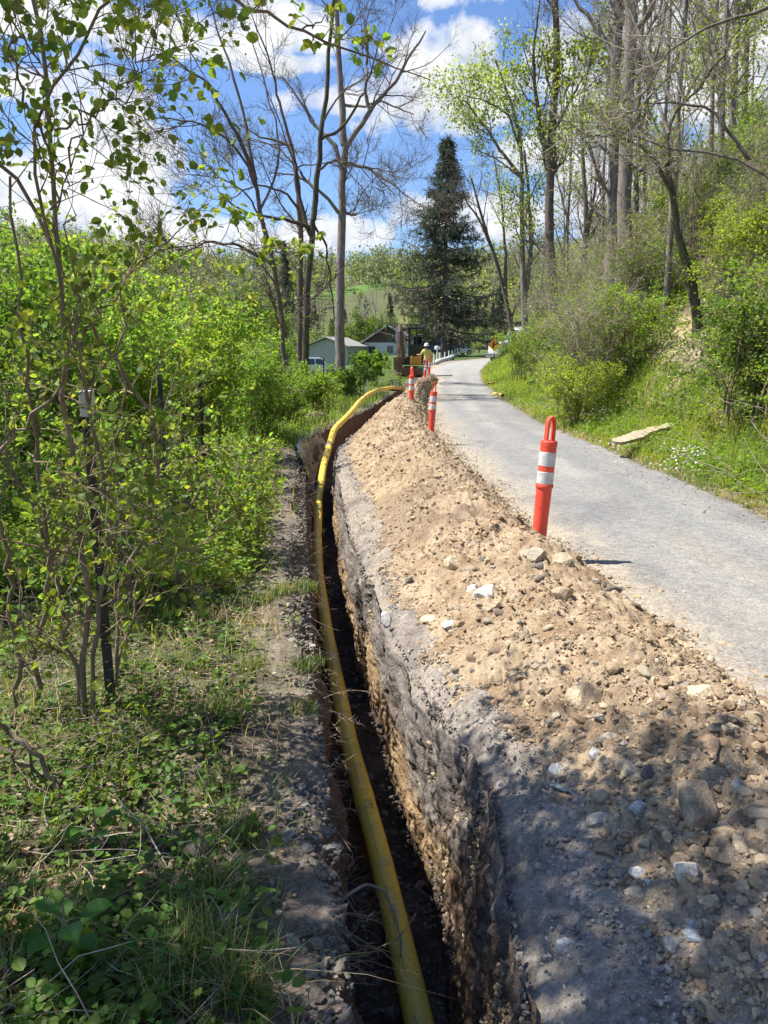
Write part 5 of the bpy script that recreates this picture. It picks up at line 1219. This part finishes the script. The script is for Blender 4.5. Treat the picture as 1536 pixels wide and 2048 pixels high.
# cars parked on the lot by the spruce
def sedan(label, loc, rz, pm, name='parked_car', group='cars parked by the spruce'):
    prof = [(-2.25, .25), (2.2, .25), (2.3, .45), (2.25, .68), (2.0, .80), (1.15, .93), (.35, 1.38), (-.35, 1.45), (-1.05, 1.38), (-1.75, 1.02), (-2.25, .95), (-2.32, .6)]
    t = car(name, label, 4.6, 1.8, 1.45, pm, prof, .92, [[(.98, .97), (.32, 1.32), (-.28, 1.38), (-.28, .97)], [(-.36, .97), (-.36, 1.38), (-.98, 1.32), (-1.5, 1.0)]], loc, rz, group, axles=(1.4, -1.38))
    glass_slab(t, 'windshield', [(-.74, 1.12, .985), (.74, 1.12, .985), (.64, .44, 1.345), (-.64, .44, 1.345)]); glass_slab(t, 'rear_window', [(.7, -1.72, 1.045), (-.7, -1.72, 1.045), (-.62, -1.12, 1.365), (.62, -1.12, 1.365)])
    lights(t, -2.31, 2.26, .9, .58, .72); return t
X = pxuv(905, 715)[0]
sedan('silver car parked at the far end of the road, right of the spruce trunk', (pxuv(915, 710)[0]*112, 112, gz(pxuv(915, 710)[0]*112, 112)+.02), R(-62), 'silver')
sedan('teal blue car mostly hidden between the spruce trunk and the silver car', (pxuv(893, 712)[0]*106, 106, gz(pxuv(893, 712)[0]*106, 106)+.02), R(-35), 'teal')
def suv(label, loc, rz, pm, H=1.85, group=None, name='parked_car', cat='car'):
    prof = [(-2.3, .32), (2.25, .32), (2.36, .55), (2.32, .95), (2.1, 1.05), (1.15, 1.12), (.55, H-.08), (.3, H), (-2.0, H), (-2.3, 1.1), (-2.36, .6)]
    t = car(name, label, 4.7, 1.85, H, pm, prof, 1.1, [[(.98, 1.15), (.52, H-.15), (-.1, H-.15), (-.1, 1.15)], [(-.2, 1.15), (-.2, H-.15), (-1.05, H-.15), (-1.05, 1.15)], [(-1.15, 1.15), (-1.15, H-.15), (-1.95, H-.15), (-2.1, 1.15)]], loc, rz, group, wr=.37, axles=(1.45, -1.45), cat=cat)
    glass_slab(t, 'windshield', [(-.76, 1.12, 1.17), (.76, 1.12, 1.17), (.66, .62, H-.12), (-.66, .62, H-.12)]); glass_slab(t, 'rear_window', [(.7, -2.30, 1.16), (-.7, -2.30, 1.16), (-.62, -2.09, H-.14), (.62, -2.09, H-.14)])
    lights(t, -2.34, 2.33, .92, .72, .85); return t
x_ = pxuv(872, 712)[0]*104; suv('dark blue pickup like car parked left of the spruce trunk', (x_, 104, gz(x_, 104)+.02), R(-78), 'blue_paint', group='cars parked by the spruce')
x_ = pxuv(632, 735)[0]*84; suv('white van with dark side windows parked before the grey house', (x_, 84, CAMZ+pxuv(632, 751)[1]*84), R(-80), 'white_paint', 1.9, name='parked_van', cat='van')

# houses
def siding(name, c, scale=1.0):
    m, t, b = mat_new(name); g = t.node('ShaderNodeTexCoord').outputs['Object']; s = t.node('ShaderNodeSeparateXYZ'); t.link(g, s.inputs[0])
    fr = t.math('FRACT', t.math('MULTIPLY', s.outputs[2], 5.5)); k = t.ramp(fr, [(0, .75), (.12, 1.0)])
    k2 = t.ramp(t.noise(2, 5, .6, g), [(.3, .88), (.7, 1.05)])
    t.link(t.mix(1.0, t.mix(1.0, c, k, 'MULTIPLY'), k2, 'MULTIPLY'), b.inputs['Base Color']); b.inputs['Roughness'].default_value = .7; bump(t, b, fr, .3, .02); return m
M['sid_grey'] = siding('grey_siding', (.52, .50, .47)); M['sid_white'] = siding('white_siding', (.72, .72, .70)); M['sid_brown'] = siding('dark_brown_siding', (.10, .06, .055)); M['roof'] = m_simple('shingle_roof', (.30, .285, .27), .9, var=.3, scale=5); M['trim'] = m_simple('white_trim', (.72, .71, .66), .6)
def window(t, x, z, w_, h_, yf):
    bm = bmk(); 
    for a in ((x-w_/2-.06, x-w_/2, z-h_/2-.06, z+h_/2+.06), (x+w_/2, x+w_/2+.06, z-h_/2-.06, z+h_/2+.06), (x-w_/2, x+w_/2, z+h_/2, z+h_/2+.06), (x-w_/2, x+w_/2, z-h_/2-.06, z-h_/2), (x-.02, x+.02, z-h_/2, z+h_/2)):
        box(bm, a[0], a[1], yf-.06, yf+.02, a[2], a[3])
    o = bmo('window', bm, M['trim'], t); bm = bmk(); box(bm, x-w_/2, x+w_/2, yf-.02, yf+.01, z-h_/2, z+h_/2); bmo('pane', bm, M['glass'], o)
def gable_house(name, label, loc, rz, W, D, hw, hr, wallm, gablem, wins, over=.45):
    """gable end faces -y"""
    t = empty(name, loc, rz, label, 'house')
    bm = bmk(); box(bm, -W/2, W/2, 0, D, -1.5, hw); bmo('wall', bm, M[wallm], t)
    bm = bmk(); prism(bm, [(-W/2, hw+.003), (W/2, hw+.003), (0, hr-.1)], -.03, D+.03, 'y'); bmo('gable', bm, M[gablem], t)
    k = (hr-hw)/(W/2); o = over
    bm = bmk(); prism(bm, [(-W/2-o, hw-k*o+.05), (0, hr+.05), (W/2+o, hw-k*o+.05), (W/2+o, hw-k*o+.20), (0, hr+.22), (-W/2-o, hw-k*o+.20)], -.55, D+.5, 'y'); r = bmo('roof', bm, M['roof'], t)
    bm = bmk()
    for s in (-1, 1): beam(bm, (s*(W/2+o+.02), -.58, hw-k*o+.1), (0, -.58, hr+.12), .22, .05)
    bmo('fascia', bm, M['trim'], r)
    for (x, z, w_, h_) in wins: window(t, x, z, w_, h_, -.0)
    return t
u0 = pxuv(776, 700)[0]
g = gable_house('gabled_house', 'small house with a dark gable over white walls and one window', (u0*112, 112, .35), R(-8), 7.0, 9, 2.3, 4.5, 'sid_white', 'sid_brown', [(.3, 1.35, .85, 1.0), (-2.3, 1.3, .9, .9)])
bm = bmk(); box(bm, -4.9, -3.6, .2, 3, 1.3, 2.3); bmo('porch', bm, M['sid_brown'], g)
u0 = pxuv(672, 700)[0]
g = gable_house('grey_house', 'long low grey sided house half hidden behind the walnut trunk', (u0*104-1.2, 104, -1.6), R(-14), 6.4, 10, 4.2, 5.4, 'sid_grey', 'sid_grey', [])
for k in range(4):
    bm = bmk(); box(bm, 3.195, 3.26, 1.0+k*2.3, 2.0+k*2.3, 1.9, 3.3, .01); bmo('window', bm, M['glass'], g)
g.scale = (.88, .9, .88)
# stony kerb and posts at the parking lot
kt = empty('parking_kerb', label='low white kerb with short white posts at the edge of the car park', cat='kerb')
pp = [P(868, 737, 60), P(878, 732, 66), P(893, 725, 76), P(905, 719, 88), P(915, 712, 100)]
pp = [np.array([p[0], p[1], gz(p[0], p[1])+.10]) for p in pp]
bm = bmk()
for a, b in zip(pp[:-1], pp[1:]): beam(bm, a, b, .28, .3)
bmo('kerb', bm, M['trim'], kt)
for a in smooth_path(pp, 7, 0): bm = bmk(); cyl(bm, (a[0], a[1], a[2]+.35), 'z', .06, .7, 8); bmo('post', bm, M['trim'], kt)
x_ = pxuv(874, 720)[0]*72
mb = empty('mailbox', (x_, 72, gz(x_, 72)), R(20), 'grey mailbox on a post beside the road before the blue car', 'mailbox')
bm = bmk(); box(bm, -.05, .05, -.05, .05, 0, 1.0); bmo('post', bm, M['trim'], mb); bm = bmk(); prism(bm, [(-.16, 1.0), (.16, 1.0), (.16, 1.2), (.11, 1.29), (0, 1.33), (-.11, 1.29), (-.16, 1.2)], -.3, .3, 'y'); bmo('box', bm, M['silver'], mb)

# utility truck on the right verge
tx = pxuv(1012, 725)[0]*64; tz = CAMZ+pxuv(1000, 727)[1]*64
T_ = empty('utility_truck', (tx+2.2, 65.6, tz), R(104), 'white utility truck with a dark ladder rack parked in the brush', 'truck')
bm = bmk(); prism(bm, [(.55, .55), (3.2, .55), (3.28, .9), (3.2, 1.35), (3.0, 1.5), (1.85, 1.62), (1.3, 2.45), (1.1, 2.52), (-.35, 2.52), (-.45, .55)], -1.05, 1.05, 'x', lambda a, b: .03 if b < 1.6 else .03+(b-1.6)*.16)
es = [e for e in bm.edges if e.calc_face_angle(0) > .5]; bmesh.ops.bevel(bm, geom=es, offset=.06, segments=2, affect='EDGES'); bmo('cab', bm, M['white_paint'], T_)
for s in (-1, 1):
    glass_slab(T_, 'window', [(s*1.045, 1.66, 1.62), (s*.945, 1.24, 2.32), (s*.945, .2, 2.32), (s*1.045, .2, 1.62)][::s])
    bm = bmk(); cyl(bm, (s*1.03, 2.45, .52), 'x', .62, .04, 28); bmo('wheel_arch', bm, M['rubber'], T_)
    wheel(T_, s*1.08, 2.45, .50, .3, 'white_paint'); wheel(T_, s*1.08, -2.2, .50, .4, 'white_paint')
    bm = bmk(); box(bm, s*1.2-.07, s*1.2+.07, 1.5, 1.62, 1.5, 1.95, .02); beam(bm, (s*1.0, 1.5, 1.6), (s*1.2, 1.55, 1.7), .03, .03); bmo('mirror', bm, M['white_paint'], T_)
    bm = bmk(); box(bm, s*.75-.16, s*.75+.16, 3.2, 3.29, .95, 1.2, .03); bmo('headlight', bm, M['lamp'], T_)
glass_slab(T_, 'windshield', [(-.93, 1.88, 1.66), (.93, 1.88, 1.66), (.84, 1.36, 2.40), (-.84, 1.36, 2.40)])
bm = bmk()
for s in (-1, 1):
    beam(bm, (s*1.0, 1.84, 1.62), (s*.88, 1.32, 2.44), .09, .09); beam(bm, (s*1.06, .95, 1.55), (s*.93, .95, 2.42), .06, .07); beam(bm, (s*1.06, .12, 1.55), (s*.93, .12, 2.42), .08, .2)
beam(bm, (-.95, 1.2, 2.5), (.95, 1.2, 2.5), .12, .2); bmo('pillar', bm, M['white_paint'], T_)
bm = bmk(); box(bm, -1.12, 1.12, -3.4, -.55, .75, 1.9, .03); bmo('service_body', bm, M['white_paint'], T_)
bm = bmk(); box(bm, -.5, .5, -3.5, 3.1, .45, .62); bmo('chassis', bm, M['black_metal'], T_)
bm = bmk()
for s in (-1, 1): beam(bm, (s*.95, -3.2, 2.72), (s*.95, 1.3, 2.72), .09, .09)
for yy in (-3.1, -1.8, -.6, .4, 1.2): beam(bm, (-.95, yy, 2.72), (.95, yy, 2.72), .08, .08)
for yy in (-3.1, -.7): [beam(bm, (s*.95, yy, 1.85), (s*.95, yy, 2.72), .07, .07) for s in (-1, 1)]
for q in range(4): beam(bm, (-.6+q*.4, -3, 2.86), (-.6+q*.4, 1.4, 2.86), .12, .2)
bmo('ladder_rack', bm, M['black_metal'], T_)
bm = bmk(); box(bm, -1.1, 1.1, 3.25, 3.42, .45, .72, .03); bmo('bumper', bm, M['chrome'], T_)
T_.scale = (1.12, 1.0, 1.12)
# orange warning sign
M['sign'] = m_simple('orange_sign_face', (.90, .33, .03), .45, var=.05); M['signblk'] = m_simple('sign_black', (.02, .02, .02), .5)
sx, sY = pxuv(989, 690)[0]*63, 63.0; szz = CAMZ+pxuv(989, 690)[1]*63
S_ = empty('warning_sign', (sx, sY, gz(sx, sY)), 0, 'orange diamond warning sign with a black flagger figure left of the truck', 'road sign')
hz = szz-gz(sx, sY)
bm = bmk(); q = .52; prism(bm, [(0, hz-q), (q, hz), (0, hz+q), (-q, hz)], -.015, .015, 'y'); pl_ = bmo('panel', bm, M['sign'], S_)
bm = bmk(); beam(bm, (-.10, -.02, hz-.26), (-.07, -.02, hz+.1), .02, .13); beam(bm, (-.05, -.02, hz+.08), (.14, -.02, hz+.0), .02, .06); beam(bm, (.14, -.02, hz-.05), (.14, -.02, hz+.22), .02, .03); cyl(bm, (-.06, -.02, hz+.2), 'y', .07, .02, 14); box(bm, .10, .3, -.03, -.018, hz+.08, hz+.22); bmo('symbol', bm, M['signblk'], pl_)
bm = bmk(); cyl(bm, (0, .04, hz/2-.1), 'z', .03, hz+.4, 8); beam(bm, (0, .04, .6), (-.5, .2, 0), .04, .03); beam(bm, (0, .04, .6), (.5, .2, 0), .04, .03); bmo('stand', bm, M['black_metal'], S_)

# mini excavator over the trench, boom folded in front
EY = 45.0; ex = pxuv(822, 750)[0]*EY; ez = CAMZ+pxuv(822, 752)[1]*EY
E_ = empty('mini_excavator', (ex, EY, ez), R(-6), 'small tracked excavator with a dirty brown boom and black cab at the trench end', 'excavator'); E_.scale = (1.0, 1.0, 1.12)
for s in (-1, 1):
    bm = bmk(); n = 28; pts = []
    for k in range(n):
        a = k*2*math.pi/n; pts.append((math.copysign(.62, math.cos(a))*(1 if abs(math.cos(a)) > .02 else 0)+.22*math.cos(a), .24+.22*math.sin(a)))
    prism(bm, pts, s*.52-.15, s*.52+.15, 'x'); bmo('track', bm, M['rubber'], E_)
bm = bmk(); box(bm, -.4, .4, -.6, .6, .25, .5, .02); bmo('undercarriage', bm, M['rust'], E_)
bm = bmk(); prism(bm, [(-1.0, .05), (-1.1, .15), (-1.1, .42), (-1.02, .42)], -.7, .7, 'x'); beam(bm, (-.25, -.5, .3), (-.25, -1.02, .25), .08, .1); beam(bm, (.25, -.5, .3), (.25, -1.02, .25), .08, .1); bmo('blade', bm, M['rust'], E_)
bm = bmk(); box(bm, -.72, .72, -.5, 1.0, .56, 1.0, .06); eh = bmo('engine_housing', bm, M['black_metal'], E_); bm = bmk(); box(bm, .0, .62, -.62, -.505, .58, .97, .03); bmo('cover_panel', bm, M['amber'], eh)
cb = empty('cab', (0, 0, 0)); cb.parent = E_
bm = bmk()
for (a, b) in (((-.1, -.5), (-.1, -.42)), ((.74, -.5), (.74, -.42)), ((-.1, .55), (-.1, .5)), ((.74, .55), (.74, .5)), ((.33, -.52), (.33, -.45))): beam(bm, (a[0], a[1], 1.0), (b[0], b[1], 2.35), .07, .07)
beam(bm, (-.1, -.5, 1.55), (.74, -.5, 1.55), .05, .05); beam(bm, (.74, -.5, 1.35), (.74, .5, 1.35), .05, .05)
box(bm, -.18, .82, -.56, .64, 2.32, 2.43, .03)
cf = bmo('cab_frame', bm, M['black_metal'], E_); cb_glass = [(-.06, -.47, 1.58), (.29, -.47, 1.58), (.29, -.43, 2.3), (-.06, -.43, 2.3)]
bpy.data.objects.remove(cb)
bm = bmk(); box(bm, -.06, .29, -.5, -.48, 1.02, 1.52); box(bm, .37, .70, -.5, -.48, 1.02, 1.52); bmo('lower_panel', bm, M['glass'], cf)
bm = bmk(); box(bm, .745, .76, -.42, .45, 1.4, 2.28); bmo('side_glass', bm, M['glass'], cf)
bm = bmk(); box(bm, .08, .58, .1, .5, 1.0, 1.25, .04); box(bm, .08, .58, .42, .54, 1.25, 1.95, .04); bmo('seat', bm, M['rubber'], cf)
def limbm(name, par, pts, w_, th, mat='rust'):
    bm = bmk()
    for a, b in zip(pts[:-1], pts[1:]): beam(bm, a, b, w_, th)
    return bmo(name, bm, M[mat], par)
bo = limbm('boom', E_, [(-.42, -.55, .75), (-.44, -1.0, 1.6), (-.46, -1.35, 2.2), (-.46, -1.75, 2.42)], .17, .24)
limbm('boom_cylinder', bo, [(-.28, -.6, .9), (-.30, -1.25, 2.05)], .08, .08, 'chrome')
di = limbm('dipper', E_, [(-.52, -1.62, 2.52), (-.54, -1.85, 2.1), (-.56, -1.95, .95)], .15, .2)
limbm('dipper_cylinder', di, [(-.66, -1.2, 2.3), (-.68, -1.72, 2.4), (-.68, -1.9, 1.7)], .07, .07, 'chrome')
limbm('hose', di, [(-.40, -1.7, 2.5), (-.38, -1.95, 2.2), (-.42, -2.02, 1.3)], .03, .03, 'black_metal')
bm = bmk(); prism(bm, [(-2.05, .95), (-1.75, .98), (-1.55, .75), (-1.52, .45), (-1.7, .22), (-1.98, .18), (-1.9, .4), (-2.0, .7)], -.82, -.36, 'x'); bk = bmo('bucket', bm, M['rust'], E_)
for k in range(4): bm = bmk(); beam(bm, (-.77+k*.12, -1.95, .22), (-.77+k*.12, -2.12, .14), .05, .03); bmo('tooth', bm, M['rust'], bk)
bm = bmk(); beam(bm, (-.3, -.52, 1.7), (-.34, -.62, 1.85), .03, .03); box(bm, -.42, -.28, -.64, -.60, 1.8, 2.05, .01); bmo('mirror', bm, M['black_metal'], E_)

# the worker, seen from behind
M['skin'] = m_simple('skin', (.50, .28, .19), .6); M['hivis'] = m_simple('yellow_work_shirt', (.72, .60, .16), .8, var=.15, bmp=.2); M['denim'] = m_simple('blue_grey_denim', (.10, .14, .19), .9, var=.3); M['hat'] = m_simple('white_hard_hat', (.78, .78, .75), .35); M['boot'] = m_simple('brown_boot', (.09, .06, .04), .8); M['hairm'] = m_simple('dark_hair', (.05, .035, .025), .9)
def skinned(name, chains, mat, parent, sub=2, root=0):
    """chains share vertices by coordinates; each entry (x,y,z,r)"""
    vs, es, rs = [], [], []
    def vid(p):
        for i, q in enumerate(vs):
            if (Vector(q)-Vector(p[:3])).length < 1e-4: return i
        vs.append(p[:3]); rs.append(p[3]); return len(vs)-1
    for ch in chains:
        ids = [vid(p) for p in ch]; es += [(a, b) for a, b in zip(ids[:-1], ids[1:])]
    me = bpy.data.meshes.new(name); me.from_pydata(vs, es, []); o = bpy.data.objects.new(name, me); COL.objects.link(o)
    o.modifiers.new('skin', 'SKIN')
    if not me.skin_vertices: me.skin_vertices.new()
    for i, r in enumerate(rs):
        r = r if hasattr(r, '__len__') else (r, r); me.skin_vertices[0].data[i].radius = r; me.skin_vertices[0].data[i].use_root = (i == root)
    s = o.modifiers.new('sub', 'SUBSURF'); s.levels = s.render_levels = sub
    bpy.context.view_layer.update(); dg = bpy.context.evaluated_depsgraph_get()
    m2 = bpy.data.meshes.new_from_object(o.evaluated_get(dg)); bpy.data.objects.remove(o)
    m2.materials.clear(); m2.materials.append(mat)
    for p in m2.polygons: p.use_smooth = True; p.material_index = 0
    o2 = bpy.data.objects.new(name, m2); COL.objects.link(o2); o2.parent = parent; return o2
WY = 42.5; wx = pxuv(853, 750)[0]*WY; wz = gz(wx, WY)+.05
W_ = empty('person', (wx, WY, wz), R(12), 'worker in a yellow shirt, jeans and white hard hat seen from behind by the excavator', 'person')
pel, ch, nk = (0, 0, .98, (.15, .11)), (0, .02, 1.30, (.17, .12)), (0, .02, 1.50, .055)
hd = (0, .05, 1.66, (.085, .10))
shL, shR = (-.18, .02, 1.44, .065), (.18, .02, 1.44, .065)
elL, elR = (-.30, .12, 1.20, .045), (.27, -.02, 1.15, .045)
waL, waR = (-.40, .36, 1.22, .032), (.28, .06, .90, .032)
body_ch = [[pel, (0, .01, 1.12, (.135, .10)), ch, nk, hd], [ch, shL, elL, waL, (-.43, .42, 1.22, (.035, .02))], [ch, shR, elR, waR, (.28, .08, .84, (.03, .018))],
           [pel, (-.10, 0, .90, .10), (-.12, .02, .50, .065), (-.14, -.01, .10, .042), (-.15, .10, .05, .04)], [pel, (.10, 0, .90, .10), (.13, .05, .50, .065), (.15, .03, .10, .042), (.16, .15, .05, .04)]]
b_ = skinned('body', body_ch, M['skin'], W_)
for k in range(10):   # fingers and thumbs
    hL = k < 5; c = np.array([-.44, .45, 1.22]) if hL else np.array([.28, .09, .80]); q = (k % 5)-2
    dd = np.array([.0, .07, -.02]) if hL else np.array([0, .01, -.075]); off = np.array([0, 0, q*.013]) if hL else np.array([0, q*.014, 0])
    f_ = (.7, .95, 1, .92, .75)[k % 5]; p = np.stack([c+off-dd*.3, c+off+dd*f_*.5, c+off*1.1+dd*f_+np.array([.012 if hL else -.012, 0, 0])])
    mesh_np('finger', *tubes(p[None], np.array([[.009, .0085, .006]]), 8), M['skin'], b_, smooth=True)
g_r = lambda p, k: (*p[:3], tuple(np.array(p[3] if hasattr(p[3], '__len__') else (p[3], p[3]))*k))
skinned('shirt', [[(0, 0, .86, (.175, .135)), (0, .0, 1.0, (.17, .13)), (0, .01, 1.15, (.165, .125)), (0, .02, 1.32, (.19, .135)), (0, .02, 1.46, (.09, .08))], [(0, .02, 1.32, (.19, .135)), g_r(shL, 1.25), (-.25, .09, 1.29, .07), (-.29, .13, 1.21, .065)], [(0, .02, 1.32, (.19, .135)), g_r(shR, 1.25), (.24, 0, 1.28, .07), (.268, 0, 1.17, .065)]], M['hivis'], W_)
skinned('trousers', [[(0, 0, .96, (.16, .125)), (-.10, 0, .84, .105), (-.12, .02, .50, .08), (-.14, -.01, .12, .066)], [(0, 0, .96, (.16, .125)), (.10, 0, .84, .105), (.13, .05, .50, .08), (.15, .03, .12, .066)]], M['denim'], W_)
for s, x0, y0 in ((-1, -.145, .05), (1, .155, .09)): bm = bmk(); box(bm, x0-.05, x0+.05, y0-.13, y0+.16, 0, .12, .03); bmo('boot', bm, M['boot'], W_, True)
V, F = lathe([(.0, .145), (.05, .14), (.09, .115), (.115, .07), (.122, .02), (.125, .0), (.155, -.008), (.155, -.018), (.118, -.015)], 24); mesh_np('hard_hat', V+np.array([0, .045, 1.70]), F, M['hat'], W_, smooth=True)
bm = bmk(); bmesh.ops.create_uvsphere(bm, u_segments=16, v_segments=10, radius=1, matrix=Matrix.Translation((0, .025, 1.665)) @ Matrix.Diagonal((.095, .105, .10, 1))); bmo('hair', bm, M['hairm'], b_, True)
bm = bmk()
for s in (-1, 1): bmesh.ops.create_uvsphere(bm, u_segments=8, v_segments=6, radius=.018, matrix=Matrix.Translation((s*.034, .142, 1.665)))
bmo('eyes', bm, M['hat'], b_, True)
bm = bmk(); bmesh.ops.create_cone(bm, cap_ends=True, segments=8, radius1=.018, radius2=.006, depth=.05, matrix=Matrix.Translation((0, .155, 1.64))); bmo('nose', bm, M['skin'], b_, True)
for s in (-1, 1): bm = bmk(); bmesh.ops.create_uvsphere(bm, u_segments=8, v_segments=6, radius=1, matrix=Matrix.Translation((s*.098, .04, 1.655)) @ Matrix.Diagonal((.012, .02, .032, 1))); bmo('ear', bm, M['skin'], b_, True)

# fusing machine and stake by the far end of the pipe
fx, fY = pxuv(789, 770)[0]*27.5, 27.5; fz = CAMZ+pxuv(789, 782)[1]*27.5
G_ = empty('pipe_machine', (fx, fY, fz), R(25), 'small grey pipe clamping machine with hoses standing on the heap', 'machine'); G_.scale = (.62, .62, .62)
bm = bmk(); box(bm, -.20, .20, -.25, .25, .0, .22, .03); bmo('base', bm, M['rubber'], G_)
bm = bmk(); cyl(bm, (-.08, 0, .40), 'z', .11, .36, 18); cyl(bm, (.12, .05, .36), 'z', .09, .28, 18); bmo('cylinder', bm, M['silver'], G_)
bm = bmk(); 
for a, b in (((-.24, -.2, 0), (-.24, -.2, .62)), ((.24, -.2, 0), (.24, -.2, .62)), ((-.24, -.2, .62), (.24, -.2, .62)), ((-.24, .2, 0), (-.24, .2, .55)), ((-.24, .2, .55), (-.24, -.2, .62))): beam(bm, a, b, .035, .035)
bmo('frame', bm, M['black_metal'], G_)
p = smooth_path([(.1, 0, .5), (.35, -.1, .4), (.45, -.2, .08), (.1, -.5, .03), (-.4, -.6, .05)], 18); mesh_np('hose', *tubes(p[None], np.full((1, 18), .02), 8), M['black_metal'], G_, smooth=True)
fx2, fY2 = pxuv(735, 772)[0]*25, 25.0; bm = bmk(); prism(bm, [(-.02, -.2), (.02, -.2), (.02, .36), (0, .42), (-.02, .36)], -.012, .012, 'y')
o = bmo('marker_stake', bm, M['trim'], None); o.location = (fx2, fY2, CAMZ+pxuv(735, 784)[1]*25); tag(o, 'white wooden marker stake behind the far bend of the pipe', 'stake')

# wire fence down the left side
M['tpost'] = m_simple('black_painted_steel', (.03, .035, .035), .6, dirt=(.2, .15, .1), dirt_amt=.3); M['wire'] = m_simple('galvanised_wire', (.25, .24, .22), .5, metal=.5)
FN = empty('wire_fence', label='old wire fence on black steel posts along the left bank', cat='fence')
fp = [(-1.27, 3.35), (-1.9, 6.6), (-2.3, 9.8), (-2.75, 13.0), (-3.1, 16.5), (-3.1, 20), (-2.65, 24), (-2.15, 28), (-1.7, 32), (-1.3, 36), (-.9, 40)]
tops = []
for k, (x, y) in enumerate(fp):
    z = gz(x, y); bm = bmk(); box(bm, -.022, .022, -.004, .004, -.3, 1.42); box(bm, -.004, .004, .0045, .035, -.3, 1.42)
    for q in range(14): box(bm, -.009, .009, -.012, -.0045, .1+q*.09, .12+q*.09)
    o = bmo('fence_post', bm, M['tpost'], FN); o.location = (x, y, z); o.rotation_euler = (rng.uniform(-.03, .03), rng.uniform(-.03, .03), rng.uniform(-.3, .3))
    if k == 0: bm = bmk(); box(bm, -.025, .025, -.015, .038, 1.33, 1.44, .004); bmo('post_top', bm, M['trim'], o)
    tops.append(np.array([x, y, z]))
for hh in (.25, .5, .75, 1.0, 1.22):
    p = smooth_path([t_+np.array([0, -.01, hh]) for t_ in tops], 60, 1); mesh_np('wire', *tubes(p[None], np.full((1, 60), .0018), 4), M['wire'], FN)

# yellow offcuts and pale slab in the right verge
def offcut(pa, pb, Y, r, label):
    u, v = pxuv(*pa); A = P(*pa, Y); B = P(*pb, Y-.9); B = B
    for q in (A, B): q[2] = max(gz(q[0], q[1])+.12, 0)
    p = smooth_path([A, (A+B)/2+np.array([0, 0, .03]), B], 12, 1); o = empty('pipe_offcut', tuple(p[0]), 0, label, 'pipe'); p = p-p[0]
    mesh_np('tube', *tubes(p[None], np.full((1, 12), r), 18), M['pipe'], o, smooth=True)
    q = np.stack([p[-1]-(p[-1]-p[-2])*.05, p[-1]+(p[-1]-p[-2])*.02]); mesh_np('cut_end', *tubes(q[None], np.array([[r*1.02, .0]]), 18), M['ink'], o)
offcut((989, 762), (1006, 778), 27.0, .055, 'yellow pipe offcut lying in the grass of the right verge')
offcut((994, 750), (978, 757), 36.0, .05, 'paler yellow pipe offcut beyond the first one in the verge')
sl = [P(1228, 899, 11.6), P(1262, 878, 12.2), P(1305, 860, 12.6), P(1345, 856, 12.8)]
for q in sl: q[2] = gz(q[0], q[1])+.24
c = smooth_path(sl, 24, 2); V = []
for k, p in enumerate(c):
    d = c[min(k+1, 23)]-c[max(k-1, 0)]; s = np.cross(d, [0, 0, 1]); s /= np.linalg.norm(s); wd = .075+.02*math.sin(k*.22)+.008*rng.normal(); up = np.array([0, 0, 1])+np.array([-.35, -.94, 0])*.9; up /= np.linalg.norm(up); s2 = np.cross(up, d/np.linalg.norm(d)); s2 /= np.linalg.norm(s2)
    if k in (0, 23): wd *= .5
    V += [p-s2*wd-up*.035, p+s2*wd-up*.035, p+s2*wd+up*.035, p-s2*wd+up*.035]
F = [[4*k+j, 4*k+(j+1) % 4, 4*k+4+(j+1) % 4, 4*k+4+j] for k in range(23) for j in range(4)]+[[0, 1, 2, 3], [92, 93, 94, 95]]
M['oldwood'] = m_simple('weathered_pale_wood', (.50, .42, .29), .9, var=.25, scale=9, bmp=.5, dirt=(.3, .25, .16), dirt_amt=.5)
tag(mesh_np('wood_slab', np.array(V), np.array(F), M['oldwood']), 'pale curved slab of bark stripped wood lying in the right verge', 'wood')
print('all done', len(bpy.data.objects))
